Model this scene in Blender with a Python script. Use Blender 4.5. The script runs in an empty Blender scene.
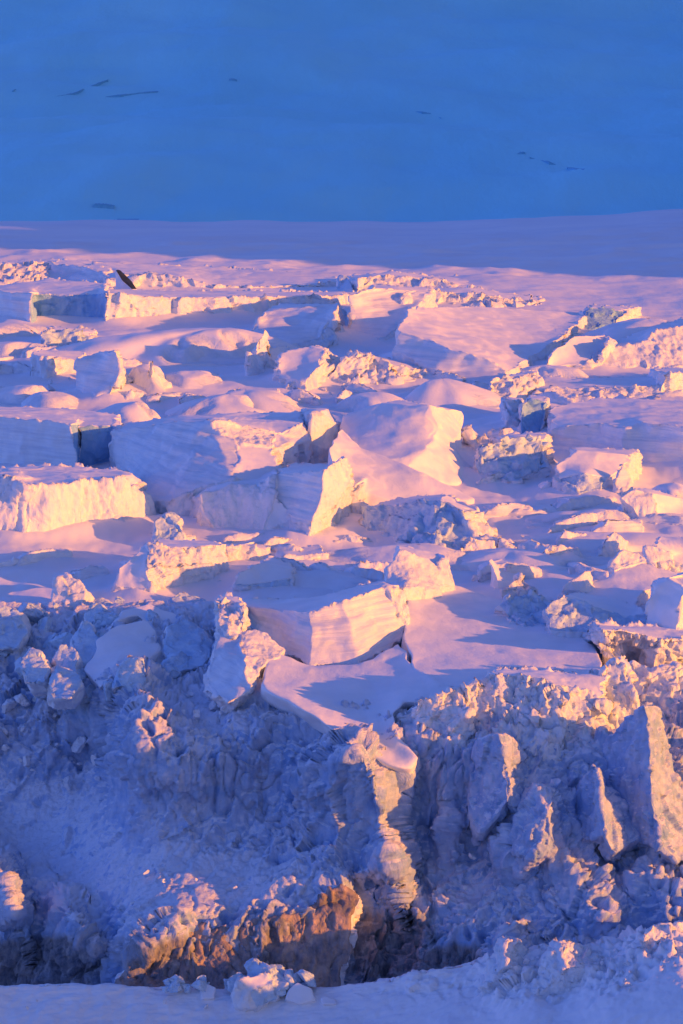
import bpy, math, random
import numpy as np
from mathutils import Vector
from mathutils.geometry import tessellate_polygon, delaunay_2d_cdt

# ------------------------------------------------------------------ basics
sc = bpy.context.scene
col = sc.collection
CAM_H, PITCH, FPX, CX, CY = 150.0, math.radians(11.0), 2500.0, 341.5, 512.0
SUN_AZ, SUN_EL = math.radians(67.0), math.radians(9.5)   # azimuth from "behind the camera" towards the right
SUN = np.array([math.sin(SUN_AZ) * math.cos(SUN_EL), -math.cos(SUN_AZ) * math.cos(SUN_EL), math.sin(SUN_EL)])
rnd = random.Random(7)


def depth_of(row):
    """distance (world y) at which the ground plane z=0 is seen at picture row"""
    return CAM_H / np.tan(PITCH + np.arctan((np.asarray(row, float) - CY) / FPX))


def ray(px, py):
    px, py = np.asarray(px, float), np.asarray(py, float)
    u = (px - CX) / FPX
    v = -(py - CY) / FPX
    return np.stack([u, math.cos(PITCH) + v * math.sin(PITCH), -math.sin(PITCH) + v * math.cos(PITCH)], -1)


def at_y(px, py, Y):
    d = ray(px, py)
    return np.array([0, 0, CAM_H]) + d * (np.asarray(Y, float) / d[..., 1])[..., None]


def pt(px, py, row):
    return at_y(px, py, depth_of(row))


# ------------------------------------------------------------------ noise
_rs = np.random.RandomState(3)
_perm = _rs.permutation(256)
_perm = np.concatenate([_perm, _perm, _perm])
_g = _rs.normal(size=(256, 3))
_g /= np.linalg.norm(_g, axis=1)[:, None]


def perlin(p):
    p = np.asarray(p, float)
    i = np.floor(p).astype(int)
    f = p - i
    w = f * f * f * (f * (f * 6 - 15) + 10)
    i &= 255
    out = np.zeros(len(p))
    for dx in (0, 1):
        wx = w[:, 0] if dx else 1 - w[:, 0]
        for dy in (0, 1):
            wy = w[:, 1] if dy else 1 - w[:, 1]
            for dz in (0, 1):
                wz = w[:, 2] if dz else 1 - w[:, 2]
                h = _perm[_perm[_perm[(i[:, 0] + dx) & 255] + ((i[:, 1] + dy) & 255)] + ((i[:, 2] + dz) & 255)]
                gr = _g[h]
                dot = gr[:, 0] * (f[:, 0] - dx) + gr[:, 1] * (f[:, 1] - dy) + gr[:, 2] * (f[:, 2] - dz)
                out += wx * wy * wz * dot
    return out * 1.5


def fbm(p, octs=4, gain=0.5, lac=2.03):
    a, s = 1.0, np.zeros(len(p))
    q = np.asarray(p, float)
    for k in range(octs):
        s += a * perlin(q + 17.3 * k)
        q = q * lac
        a *= gain
    return s


def ridged(p, octs=4, gain=0.5, lac=2.1):
    a, s, n = 1.0, np.zeros(len(p)), 0.0
    q = np.asarray(p, float)
    for k in range(octs):
        s += a * (1 - 2.0 * np.abs(perlin(q + 31.7 * k)))
        n += a
        q = q * lac
        a *= gain
    return s / n


def cells(p):
    """worley noise: distance to the nearest and second nearest feature point, and a random value per cell"""
    p = np.asarray(p, float)
    i = np.floor(p).astype(int)
    f1 = np.full(len(p), 9.0)
    f2 = np.full(len(p), 9.0)
    cid = np.zeros(len(p))
    for dx in (-1, 0, 1):
        for dy in (-1, 0, 1):
            for dz in (-1, 0, 1):
                c = i + np.array([dx, dy, dz])
                h = _perm[_perm[_perm[c[:, 0] & 255] + (c[:, 1] & 255)] + (c[:, 2] & 255)]
                fp = c + 0.5 + 0.45 * _g[h]
                d = np.linalg.norm(p - fp, axis=1)
                near = d < f1
                f2 = np.where(near, f1, np.minimum(f2, d))
                cid = np.where(near, h / 255.0, cid)
                f1 = np.where(near, d, f1)
    return f1, f2, cid


def facets(p, seed=0.0):
    """broken-rock relief: every cell of space is its own tilted plane"""
    p = np.asarray(p, float) + seed
    i = np.floor(p).astype(int)
    f1 = np.full(len(p), 9.0)
    val = np.zeros(len(p))
    for dx in (-1, 0, 1):
        for dy in (-1, 0, 1):
            for dz in (-1, 0, 1):
                c = i + np.array([dx, dy, dz])
                h = _perm[_perm[_perm[c[:, 0] & 255] + (c[:, 1] & 255)] + (c[:, 2] & 255)]
                r = p - (c + 0.5 + 0.45 * _g[h])
                d = (r * r).sum(1)
                near = d < f1
                val = np.where(near, (r * _g[(h * 7 + 13) & 255]).sum(1) + 0.55 * (h / 255.0 - 0.5), val)
                f1 = np.where(near, d, f1)
    return val


# ------------------------------------------------------------------ materials
def nodes_of(name):
    m = bpy.data.materials.new(name)
    m.use_nodes = True
    nt = m.node_tree
    bs = nt.nodes['Principled BSDF']
    return m, nt, bs


def mixc(nt, fac, a, b):
    n = nt.nodes.new('ShaderNodeMix')
    n.data_type = 'RGBA'
    for sock, v in ((n.inputs[0], fac), (n.inputs[6], a), (n.inputs[7], b)):
        if hasattr(v, 'is_linked') or hasattr(v, 'links'):
            nt.links.new(v, sock)
        else:
            sock.default_value = v if not isinstance(v, tuple) else (*v, 1)[:4]
    return n.outputs[2]


def noise_tex(nt, scale, detail=4, rough=0.6, stretch=(1, 1, 1), dist=0.0):
    g = nt.nodes.new('ShaderNodeNewGeometry')
    mp = nt.nodes.new('ShaderNodeMapping')
    mp.inputs['Scale'].default_value = stretch
    nt.links.new(g.outputs['Position'], mp.inputs['Vector'])
    n = nt.nodes.new('ShaderNodeTexNoise')
    n.inputs['Scale'].default_value = scale
    n.inputs['Detail'].default_value = detail
    n.inputs['Roughness'].default_value = rough
    n.inputs['Distortion'].default_value = dist
    nt.links.new(mp.outputs[0], n.inputs['Vector'])
    return n.outputs['Fac']


def ramp(nt, src, p0, p1, v0=0.0, v1=1.0):
    r = nt.nodes.new('ShaderNodeMapRange')
    r.inputs[1].default_value, r.inputs[2].default_value = p0, p1
    r.inputs[3].default_value, r.inputs[4].default_value = v0, v1
    nt.links.new(src, r.inputs[0])
    return r.outputs[0]


def math_n(nt, op, a, b):
    n = nt.nodes.new('ShaderNodeMath')
    n.operation = op
    for k, v in enumerate((a, b)):
        if isinstance(v, (int, float)):
            n.inputs[k].default_value = v
        else:
            nt.links.new(v, n.inputs[k])
    return n.outputs[0]


def bump(nt, bs, hs):
    prev = None
    for src, dist, strength in hs:
        b = nt.nodes.new('ShaderNodeBump')
        b.inputs['Distance'].default_value = dist
        b.inputs['Strength'].default_value = strength
        nt.links.new(src, b.inputs['Height'])
        if prev is not None:
            nt.links.new(prev, b.inputs['Normal'])
        prev = b.outputs['Normal']
    nt.links.new(prev, bs.inputs['Normal'])


def base(bs, rough=0.8, spec=0.15):
    bs.inputs['Roughness'].default_value = rough
    bs.inputs['Specular IOR Level'].default_value = spec


SNOW = (0.86, 0.87, 0.90)


def m_snow():
    m, nt, bs = nodes_of('wind packed snow')
    base(bs)
    n = noise_tex(nt, 0.12, 5, 0.6)
    nt.links.new(mixc(nt, ramp(nt, n, 0.35, 0.65), (0.80, 0.82, 0.86), (0.89, 0.89, 0.91)), bs.inputs['Base Color'])
    bump(nt, bs, [(noise_tex(nt, 0.25, 5, 0.6, (1.0, 0.45, 1.0)), 0.5, 0.25),
                  (noise_tex(nt, 1.1, 4, 0.6), 0.18, 0.5)])
    return m


def m_field():
    m, nt, bs = nodes_of('open snowfield')
    base(bs)
    n = noise_tex(nt, 0.02, 5, 0.6, (0.35, 1, 1))
    nt.links.new(mixc(nt, ramp(nt, n, 0.35, 0.65), (0.78, 0.80, 0.86), (0.88, 0.88, 0.90)), bs.inputs['Base Color'])
    bump(nt, bs, [(noise_tex(nt, 0.16, 6, 0.6, (1.0, 0.5, 1.0)), 0.6, 0.4)])
    return m


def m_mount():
    m, nt, bs = nodes_of('far snow tinted for haze')
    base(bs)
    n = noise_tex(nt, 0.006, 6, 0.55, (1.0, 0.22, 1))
    nt.links.new(mixc(nt, ramp(nt, n, 0.35, 0.68), (0.33, 0.83, 0.95), (0.39, 0.89, 0.98)), bs.inputs['Base Color'])  # blue of distant haze and shade is painted into the snow colour
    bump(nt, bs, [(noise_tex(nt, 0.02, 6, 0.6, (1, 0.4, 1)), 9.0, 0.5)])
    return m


def m_ice(name, c0, c1, strata=False, flute=False, rough=1.0):
    m, nt, bs = nodes_of(name)
    base(bs, 0.6, 0.25)
    n = noise_tex(nt, 0.25, 6, 0.65, (1, 1, 0.5))
    c = mixc(nt, ramp(nt, n, 0.35, 0.65), c0, c1)
    hs = [(noise_tex(nt, 0.55, 5, 0.7, (1, 1, 0.35 if flute else 0.8), 0.6), 0.8 * rough, 0.7),
          (noise_tex(nt, 2.2, 3, 0.6), 0.15 * rough, 0.6)]
    if strata:
        s = noise_tex(nt, 0.5, 6, 0.72, (0.05, 0.05, 1.3), 0.5)
        c = mixc(nt, ramp(nt, s, 0.46, 0.68, 0.0, 0.6), c, (0.55, 0.62, 0.74))
        hs = [(s, 0.9, 0.6)] + hs[1:]
    nt.links.new(c, bs.inputs['Base Color'])
    bump(nt, bs, hs)
    return m


def m_cliff():
    """broken ice of the front: snow lodged on gentle ledges, bare and dirtier ice where the 'dirt' mask says so"""
    m, nt, bs = nodes_of('broken front ice')
    base(bs, 0.65, 0.2)
    n1 = noise_tex(nt, 0.2, 6, 0.7)
    n2 = noise_tex(nt, 0.6, 5, 0.7, (1, 1, 0.45))
    ice = mixc(nt, ramp(nt, n1, 0.35, 0.65), (0.25, 0.41, 0.69), (0.56, 0.65, 0.82))
    g = nt.nodes.new('ShaderNodeNewGeometry')
    sp = nt.nodes.new('ShaderNodeSeparateXYZ')
    nt.links.new(g.outputs['Normal'], sp.inputs[0])
    up = math_n(nt, 'ADD', sp.outputs['Z'], math_n(nt, 'MULTIPLY', math_n(nt, 'SUBTRACT', n2, 0.5), 1.1))
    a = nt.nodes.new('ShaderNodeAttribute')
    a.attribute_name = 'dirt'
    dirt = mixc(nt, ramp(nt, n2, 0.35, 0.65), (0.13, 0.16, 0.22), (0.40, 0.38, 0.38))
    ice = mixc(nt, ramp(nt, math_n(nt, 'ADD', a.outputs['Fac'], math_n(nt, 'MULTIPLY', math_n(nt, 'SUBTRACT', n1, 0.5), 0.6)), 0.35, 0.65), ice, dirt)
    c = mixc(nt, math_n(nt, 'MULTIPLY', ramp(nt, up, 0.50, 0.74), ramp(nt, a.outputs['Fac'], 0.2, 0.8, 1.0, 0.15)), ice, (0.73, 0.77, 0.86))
    nt.links.new(c, bs.inputs['Base Color'])
    bump(nt, bs, [(noise_tex(nt, 0.5, 6, 0.72, (1, 1, 0.6), 0.8), 0.9, 0.75), (noise_tex(nt, 2.4, 3, 0.65), 0.2, 0.6)])
    return m


MAT = {
    's': m_snow(),
    'r': m_ice('rough white ice', (0.70, 0.76, 0.84), (0.84, 0.86, 0.89)),
    'f': m_ice('fluted white ice', (0.74, 0.79, 0.86), (0.86, 0.87, 0.89), flute=True),
    't': m_ice('layered firn', (0.76, 0.80, 0.86), (0.86, 0.87, 0.89), strata=True),
    'b': m_ice('deep blue ice', (0.44, 0.62, 0.82), (0.66, 0.79, 0.90)),
    'g': m_ice('deep crevasse ice', (0.22, 0.46, 0.76), (0.38, 0.60, 0.85)),
    'c': m_cliff(),
    'k': m_ice('old grooved grey ice', (0.15, 0.16, 0.20), (0.56, 0.43, 0.37), flute=True, rough=1.5),
    'field': m_field(),
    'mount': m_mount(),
}
MAT['b2'] = m_ice('bare far ice', (0.16, 0.52, 0.74), (0.22, 0.60, 0.82))
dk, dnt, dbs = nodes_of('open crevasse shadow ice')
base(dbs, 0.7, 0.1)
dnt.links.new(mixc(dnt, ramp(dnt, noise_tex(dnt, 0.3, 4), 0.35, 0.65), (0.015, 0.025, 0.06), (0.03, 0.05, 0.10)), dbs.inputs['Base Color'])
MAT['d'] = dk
PART = {'s': 'snow_cap', 'r': 'ice_wall', 'f': 'fluted_wall', 't': 'layered_wall', 'b': 'blue_ice', 'c': 'broken_ice', 'd': 'dark_gap', 'k': 'grey_ice', 'g': 'crevasse_wall'}


# ------------------------------------------------------------------ mesh helpers
def link_mesh(name, V, T, mat, parent=None, normals=None, attrs=None):
    me = bpy.data.meshes.new(name)
    V = np.asarray(V, np.float32)
    T = np.asarray(T, np.int32)
    n, k = T.shape
    me.vertices.add(len(V))
    me.vertices.foreach_set('co', V.ravel())
    me.loops.add(n * k)
    me.loops.foreach_set('vertex_index', T.ravel())
    me.polygons.add(n)
    me.polygons.foreach_set('loop_start', np.arange(0, n * k, k, dtype=np.int32))
    me.polygons.foreach_set('loop_total', np.full(n, k, np.int32))
    me.polygons.foreach_set('use_smooth', np.ones(n, bool))
    me.update(calc_edges=True)
    for an, av in (attrs or {}).items():
        at = me.attributes.new(an, 'FLOAT', 'POINT')
        at.data.foreach_set('value', np.asarray(av, np.float32))
    if normals is not None:
        me.normals_split_custom_set_from_vertices(np.asarray(normals, np.float32).tolist())
    me.materials.append(mat)
    o = bpy.data.objects.new(name, me)
    col.objects.link(o)
    if parent is not None:
        o.parent = parent
    return o


def tri_normals(V, T):
    return np.cross(V[T[:, 1]] - V[T[:, 0]], V[T[:, 2]] - V[T[:, 0]])


def vert_normals(V, T):
    n = tri_normals(V, T)
    out = np.zeros_like(V)
    for k in range(3):
        np.add.at(out, T[:, k], n)
    return out / np.maximum(np.linalg.norm(out, axis=1)[:, None], 1e-9)


def split_long(V, T, tag, L):
    for _ in range(14):
        E = np.stack([T, np.roll(T, -1, 1)], -1).reshape(-1, 2)
        E.sort(axis=1)
        key = E[:, 0].astype(np.int64) * 10000000 + E[:, 1]
        u, inv = np.unique(key, return_inverse=True)
        e0, e1 = u // 10000000, u % 10000000
        ln = np.linalg.norm((V[e0] - V[e1]) * np.array([1, 0.42, 1]), axis=1)
        mark = ln > L
        if not mark.any():
            break
        nid = np.full(len(u), -1)
        nid[mark] = len(V) + np.arange(mark.sum())
        V = np.concatenate([V, (V[e0[mark]] + V[e1[mark]]) / 2])
        M = nid[inv].reshape(-1, 3)
        # rotate every triangle so that its longest marked edge is edge 0
        l3 = np.where(M >= 0, ln[inv].reshape(-1, 3), -1)
        k = l3.argmax(1)
        idx = (np.arange(3)[None, :] + k[:, None]) % 3
        T = np.take_along_axis(T, idx, 1)
        M = np.take_along_axis(M, idx, 1)
        m0, m1, m2 = (M >= 0).T
        outT, outG = [T[~m0]], [tag[~m0]]

        def add(sel, *tris):
            for a in tris:
                outT.append(np.stack([x[sel] for x in a], 1))
                outG.append(tag[sel])
        a, b, c = T.T
        x, y, z = M.T
        add(m0 & ~m1 & ~m2, (a, x, c), (x, b, c))
        add(m0 & m1 & ~m2, (x, b, y), (a, x, c), (x, y, c))
        add(m0 & ~m1 & m2, (a, x, z), (x, b, c), (x, c, z))
        add(m0 & m1 & m2, (a, x, z), (x, b, y), (z, y, c), (x, y, z))
        T, tag = np.concatenate(outT), np.concatenate(outG)
    return V, T, tag


def smooth(V, T, it, fixed, lam=0.5):
    E = np.concatenate([T[:, [0, 1]], T[:, [1, 2]], T[:, [2, 0]]])
    E = np.concatenate([E, E[:, ::-1]])
    cnt = np.bincount(E[:, 0], minlength=len(V)).astype(float)
    for _ in range(it):
        s = np.zeros_like(V)
        for k in range(3):
            s[:, k] = np.bincount(E[:, 0], weights=V[E[:, 1], k], minlength=len(V))
        s /= np.maximum(cnt, 1)[:, None]
        V = np.where(fixed[:, None], V, V + lam * (s - V))
    return V


def islands(tt, n):
    lab = np.arange(n)
    while True:
        mn = lab[tt].min(1)
        new = lab.copy()
        for k in range(3):
            np.minimum.at(new, tt[:, k], mn)
        new = new[new]
        if (new == lab).all():
            return lab
        lab = new


def tagged(o, label, cat, group=None, kind=None):
    if label:
        o['label'] = label
    if cat:
        o['category'] = cat
    if group:
        o['group'] = group
    if kind:
        o['kind'] = kind
    return o


def empty(name, loc):
    o = bpy.data.objects.new(name, None)
    o.empty_display_size = 1.0
    o.location = loc
    col.objects.link(o)
    return o


def mean_value(poly, val, q):
    """smooth interpolation of values at the corners of a picture polygon"""
    d = poly[None] - q[:, None]
    r = np.maximum(np.linalg.norm(d, axis=2), 1e-6)
    e = np.roll(d, -1, 1)
    rn = np.roll(r, -1, 1)
    t = np.tan(0.5 * np.arctan2(d[..., 0] * e[..., 1] - d[..., 1] * e[..., 0], (d * e).sum(2)))
    wgt = (np.roll(t, 1, 1) + t) / r
    return (wgt @ val) / wgt.sum(1)


def fill_face(ids, P, D, extra):
    """triangles over one cage face; larger faces get inner points so that they bend smoothly"""
    poly = P[ids, :2]
    if len(ids) < 5:
        return [[ids[k] for k in tri] for tri in tessellate_polygon([[Vector((x, y, 0)) for x, y in poly]])]
    lo, hi = poly.min(0), poly.max(0)
    st = max(4.0, math.sqrt(np.prod(hi - lo)) / 9)
    gx, gy = np.meshgrid(np.arange(lo[0], hi[0], st), np.arange(lo[1], hi[1], st * 0.6))
    g = np.stack([gx.ravel(), gy.ravel()], 1)
    nx = np.roll(poly, -1, 0)
    inside = np.zeros(len(g), bool)
    near = np.full(len(g), 1e9)
    for (x0, y0), (x1, y1) in zip(poly, nx):
        cr = ((y0 > g[:, 1]) != (y1 > g[:, 1]))
        with np.errstate(divide='ignore', invalid='ignore'):
            inside ^= cr & (g[:, 0] < (x1 - x0) * (g[:, 1] - y0) / (y1 - y0) + x0)
        dd = np.array([x1 - x0, y1 - y0])
        t = np.clip(((g - [x0, y0]) @ dd) / max(dd @ dd, 1e-9), 0, 1)
        near = np.minimum(near, np.linalg.norm(g - ([x0, y0] + t[:, None] * dd), axis=1))
    g = g[inside & (near > st * 0.35)]
    n = len(ids)
    res = delaunay_2d_cdt([Vector(p) for p in poly.tolist() + g.tolist()], [(k, (k + 1) % n) for k in range(n)], [], 1, 1e-4)
    vs, _, fs, ov = res[0], res[1], res[2], res[3]
    if any(not x for x in ov):       # an outline that crosses itself: plain triangles
        return [[ids[k] for k in tri] for tri in tessellate_polygon([[Vector((x, y, 0)) for x, y in poly]])]
    dep = mean_value(poly, D[ids], g) if len(g) else []
    m = {}
    for k, src in enumerate(ov):
        if src and src[0] < n:
            m[k] = ids[src[0]]
        else:
            j = src[0] - n
            m[k] = len(D) + len(extra)
            extra.append((g[j][0], g[j][1], dep[j]))
    return [[m[k] for k in f] for f in fs if len(f) == 3]


def shape_noise(V, N, wt, pxm, amp, seed):
    """displacement along normals by face character; wt: weights per tag, pxm: pixels per metre (so detail follows size)"""
    q = V + seed * 13.7
    d = np.zeros(len(V))
    u = 1.0 / pxm        # metres per picture pixel
    k = u * amp
    ws = wt.get('s')
    if ws is not None:
        d += ws * k * (0.7 * fbm(q / (40 * u), 2) + 0.10 * fbm(q / (8 * u) * np.array([1, 0.5, 1]), 2))
    wr = wt.get('r')
    if wr is not None:
        d += wr * k * (4.5 * facets(q / (17 * u) * np.array([1, 1, 0.7])) + 2.0 * facets(q / (7 * u) * np.array([1, 1, 0.7]), 5) + 1.2 * ridged(q / (22 * u), 3) + 0.5 * fbm(q / (4 * u), 2))
    wf = wt.get('f')
    if wt.get('k') is not None:
        wf = wt['k'] * 1.6 if wf is None else wf + wt['k'] * 1.6
    if wf is not None:
        qq = q + 3 * u * np.stack([perlin(q / (30 * u)), perlin(q / (30 * u) + 5), 0 * d], 1)
        d += wf * k * (3.0 * ridged(qq / (15 * u) * np.array([1, 1, 0.28]), 4, 0.5) + 0.7 * fbm(q / (5 * u), 2))
    wt_ = wt.get('t')
    if wt_ is not None:
        d += wt_ * k * (1.6 * fbm(q / (18 * u) * np.array([0.15, 0.15, 2.6]), 3, 0.6) + 1.0 * fbm(q / (20 * u), 2))
    wb = wt.get('b')
    if wt.get('g') is not None:
        wb = wt['g'] * 0.7 if wb is None else wb + wt['g'] * 0.7
    if wb is not None:
        d += wb * k * (4.0 * facets(q / (20 * u) * np.array([1, 1, 0.6])) + 1.6 * facets(q / (8 * u), 3) + 0.4 * fbm(q / (5 * u), 2))
    wc = wt.get('c')
    if wc is not None:
        d += wc * k * (6.0 * facets(q / (24 * u) * np.array([1, 1, 0.6])) + 3.0 * facets(q / (9 * u) * np.array([1, 1, 0.6]), 3) + 2.5 * ridged(q / (30 * u), 3) + 0.8 * fbm(q / (4 * u), 2))
    return d


SEED = [0]
FOOT = []
THINGS = []


def block(name, label, cat, verts, faces, group=None, rnd_it=2, amp=1.0, drop=6.0, res=2.2, warp=1.35, cliff=None, sink=True):
    """a solid drawn as a cage of picture points (x, y, row of the foot) with faces 'tag:names'; it is closed below the ground"""
    SEED[0] += 1
    pts, idx = [], {}
    for tok in verts.split():
        nm, c = tok.split(':')
        x, y, r = (float(t) for t in c.split(','))
        idx[nm] = len(pts)
        pts.append((x, y, r))
    P = np.array(pts)
    if cliff is not None:
        sheet = CLIFF_ROW(P[:, :2])
        foot = P[:, 1] > (P[:, 1].min() + P[:, 1].max()) / 2
        P[:, 2] = np.where(foot & sink, np.minimum(P[:, 2], sheet + 1.5), P[:, 2])
    D = depth_of(P[:, 2])
    extra = []
    T, tag = [], []
    for tok in faces.split():
        t, names = tok.split(':')
        ids = [idx[c] for c in names]
        for tri in fill_face(ids, P, D, extra):
            T.append(tri)
            tag.append(ord(t))
    T, tag = np.array(T), np.array(tag)
    if extra:
        ex = np.array(extra)
        P = np.concatenate([P[:, :2], ex[:, :2]])
        D = np.concatenate([D, ex[:, 2]])
    V = at_y(P[:, 0], P[:, 1], D)
    # consistent orientation towards the camera
    n = tri_normals(V, T)
    c = V[T].mean(1)
    flip = (n * (np.array([0, 0, CAM_H]) - c)).sum(1) < 0
    T[flip] = T[flip][:, ::-1]
    # skirt below the outline
    he = {}
    for tr in T:
        for k in range(3):
            he[(tr[k], tr[(k + 1) % 3])] = 1
    bd = [(a, b) for (a, b) in he if (b, a) not in he]
    zb = min(V[:, 2].min(), 0) - drop
    low = {}
    Vn = list(V)
    # the buried foot draws in towards the middle so neighbours do not share planes
    mid = V.mean(0)
    for a, b in bd:
        for i in (a, b):
            if i not in low:
                low[i] = len(Vn)
                q = V[i].copy()
                if cliff is not None:      # leans back into the front
                    q[1] += cliff
                    q[2] -= cliff * 0.6
                else:
                    q[2] = zb
                    q[:2] += (q[:2] - mid[:2]) * 0.04
                Vn.append(q)
    sk = 's' if set(tag) == {ord('s')} else ('r' if ord('r') in tag or not (set(tag) & {ord('c')}) else 'c')
    T, tag = list(map(list, T)), list(tag)
    for a, b in bd:
        T.append([b, a, low[a]]); tag.append(ord(sk))
        T.append([b, low[a], low[b]]); tag.append(ord(sk))
    V, T, tag = np.array(Vn), np.array(T), np.array(tag)
    nlow = len(low)
    pxm = FPX / V[:, 1].mean()
    L = res / pxm
    isl = np.zeros(len(V), bool)
    V, T, tag = split_long(V, T, tag, L)
    fixed = V[:, 2] <= zb + 0.01 if cliff is None else np.zeros(len(V), bool)
    u = 1 / pxm
    qw = V + SEED[0] * 5.1
    for sc_, am in ((30, 4.0), (11, 1.3)):
        wv = np.stack([perlin(qw / (sc_ * u)), perlin(qw / (sc_ * u) + 40), perlin(qw / (sc_ * u) + 80)], 1)
        V = V + wv * np.array([1, 1, 0.22]) * (am * u * warp * ~fixed)[:, None]
    V = smooth(V, T, rnd_it, fixed)
    N = vert_normals(V, T)
    wt = {}
    cnt = np.bincount(T.ravel(), minlength=len(V)).astype(float)
    for t in set(tag):
        sel = T[tag == t]
        w = np.bincount(sel.ravel(), minlength=len(V)) / np.maximum(cnt, 1)
        wt[chr(t)] = w
    if 's' in wt and len(wt) > 1:
        we = smooth(np.repeat(wt['s'][:, None], 3, 1), T, 3, np.zeros(len(V), bool))[:, 0]
        lip = 4 * we * (1 - we)
    else:
        lip = 0
    d = shape_noise(V, N, wt, pxm, amp, SEED[0])
    d = d + lip * amp / pxm * (2.6 * facets(V * pxm / 8 + SEED[0]) - 0.3)
    V = V + N * (d * ~fixed)[:, None]
    N = vert_normals(V, T)
    ctr = V.mean(0)
    ctr[2] = V[:, 2].min()
    if cliff is None:
        FOOT.append(V[~fixed])
    tags = [chr(t) for t in sorted(set(tag))]
    if len(tags) == 1:
        o = link_mesh(name, V - ctr, T, MAT[tags[0]], normals=N)
        o.location = ctr
        root = o
    else:
        root = empty(name, ctr)
        for t in tags:
            tt = T[tag == ord(t)]
            lab = np.zeros(len(V), int) if sum(f.startswith(t) for f in faces.split()) == 1 and t != sk else islands(tt, len(V))
            for piece in np.unique(lab[tt[:, 0]]):
                tp = tt[lab[tt[:, 0]] == piece]
                u, inv = np.unique(tp, return_inverse=True)
                link_mesh(PART[t], V[u] - ctr, inv.reshape(-1, 3), MAT[t], root, normals=N[u])
    tagged(root, label, cat, group)
    THINGS.append(root)
    return root


def mound(name, label, cat, px, row, w, rows, h, peak=(0.2, 0.0), k=1.3, tag='s', group=None, amp=1.0, lift=0.0):
    """a wind drift: foot centre at (px,row), half width w pixels, half depth in rows, height in pixels, its crest off centre"""
    SEED[0] += 1
    y0 = float(depth_of(row))
    ya, yb = float(depth_of(row + rows)), float(depth_of(row - rows))
    pxm = FPX / y0
    hw, hd, hh = 1.25 * w / pxm, (yb - ya) / 2, 0.72 * h / pxm
    x0 = (px - CX) / pxm
    n = int(min(150, max(24, w * 1.0)))
    m = int(min(110, max(20, hd * pxm * 0.3)))
    r = np.linspace(0.0, 1, m) ** 0.9
    th = np.linspace(0, 2 * math.pi, n, endpoint=False)
    R, TH = np.meshgrid(r, th, indexing='ij')
    ca, sa = np.cos(TH), np.sin(TH)
    rim = 1 + 0.14 * np.sin(3 * TH + SEED[0]) + 0.09 * np.sin(5 * TH + 2.1 * SEED[0]) + 0.05 * np.sin(9 * TH + SEED[0])
    U = peak[0] + (ca * rim - peak[0]) * R
    W = peak[1] + (sa * rim - peak[1]) * R
    X, Y = U * hw, W * hd
    q = np.stack([X.ravel(), Y.ravel(), 0 * X.ravel()], 1) + SEED[0] * 11.3
    u = 1 / pxm
    r8 = random.Random(SEED[0] * 7 + 1)
    wob = (0.20 * fbm(q / (24 * u), 4)).reshape(X.shape)
    Z = hh * (1 - R ** 2) ** (0.9 * k) * (1 + 0.35 * (U * r8.uniform(-.6, 1) - W * r8.uniform(-.2, 1)))
    Z += (2.0 * fbm(q / (26 * u) * np.array([1, 0.6, 1]), 3) * u * amp).reshape(Z.shape) * np.sin(np.pi * np.clip(R, 0, 1)) ** 0.5
    cuts = [math.radians(r8.uniform(-65, 0))]
    if r8.random() < 0.75:
        cuts.append(math.radians(r8.uniform(-170, -110)))
    if r8.random() < 0.4:
        cuts.append(math.radians(r8.uniform(20, 70)))
    mask = np.zeros(X.shape, bool)
    for fi in cuts:
        t = U * math.cos(fi) + W * math.sin(fi) - r8.uniform(.12, .42) - wob
        sl = r8.uniform(2.2, 5.0)
        tex = (0.9 * ridged(np.stack([X.ravel(), Y.ravel(), Z.ravel() * 0.5], 1) / (9 * u) + fi, 3) * u * amp).reshape(X.shape)
        zc = hh * 1.08 - sl * hh * t + tex * np.clip(t * 8, 0, 1)
        cutm = (zc < Z) & (t > 0)
        mask |= cutm
        Z = np.where(cutm, np.maximum(zc, -0.6 * u), Z)
    Z = Z + lift / pxm
    V = np.stack([X, Y, Z], -1).reshape(-1, 3)
    bot = V[-n:].copy()
    bot[:, 2] = -5 if lift == 0 else V[-n:, 2] - 8
    V = np.concatenate([V, bot])
    mk = np.concatenate([mask.ravel(), np.zeros(n, bool)])
    idx = np.arange((m + 1) * n).reshape(m + 1, n)
    a, b = idx[:-1], idx[1:]
    a2, b2 = np.roll(a, -1, 1), np.roll(b, -1, 1)
    T = np.concatenate([np.stack([a, b, b2], -1).reshape(-1, 3), np.stack([a, b2, a2], -1).reshape(-1, 3)])
    T = T[(T[:, 0] >= n) | (T[:, 1] >= n) | (T[:, 2] >= n)]
    V = smooth(V, T, 1, np.arange(len(V)) >= m * n, 0.4)
    N = vert_normals(V, T)
    FOOT.append(V[:m * n] + np.array([x0, y0, 0]))
    ice = mk[T].sum(1) >= 2
    if ice.sum() > 30 and tag == 's':
        o = empty(name, (x0, y0, 0))
        lab = islands(T[ice], len(V))
        for pc in np.unique(lab[T[ice][:, 0]]):          # crumbs of wall too small to see stay snow
            sel = np.where(ice)[0][lab[T[ice][:, 0]] == pc]
            if len(sel) < 60:
                ice[sel] = False
        for t, sel in (('s', ~ice), ('r', ice)):
            tt = T[sel]
            lab = islands(tt, len(V)) if t == 'r' else np.zeros(len(V), int)
            for pc in np.unique(lab[tt[:, 0]]):
                uq, inv = np.unique(tt[lab[tt[:, 0]] == pc], return_inverse=True)
                link_mesh(PART[t], V[uq], inv.reshape(-1, 3), MAT[t], o, normals=N[uq])
    else:
        o = link_mesh(name, V, T, MAT[tag])
        o.location = (x0, y0, 0)
    tagged(o, label, cat, group)
    THINGS.append(o)
    return o


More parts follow.
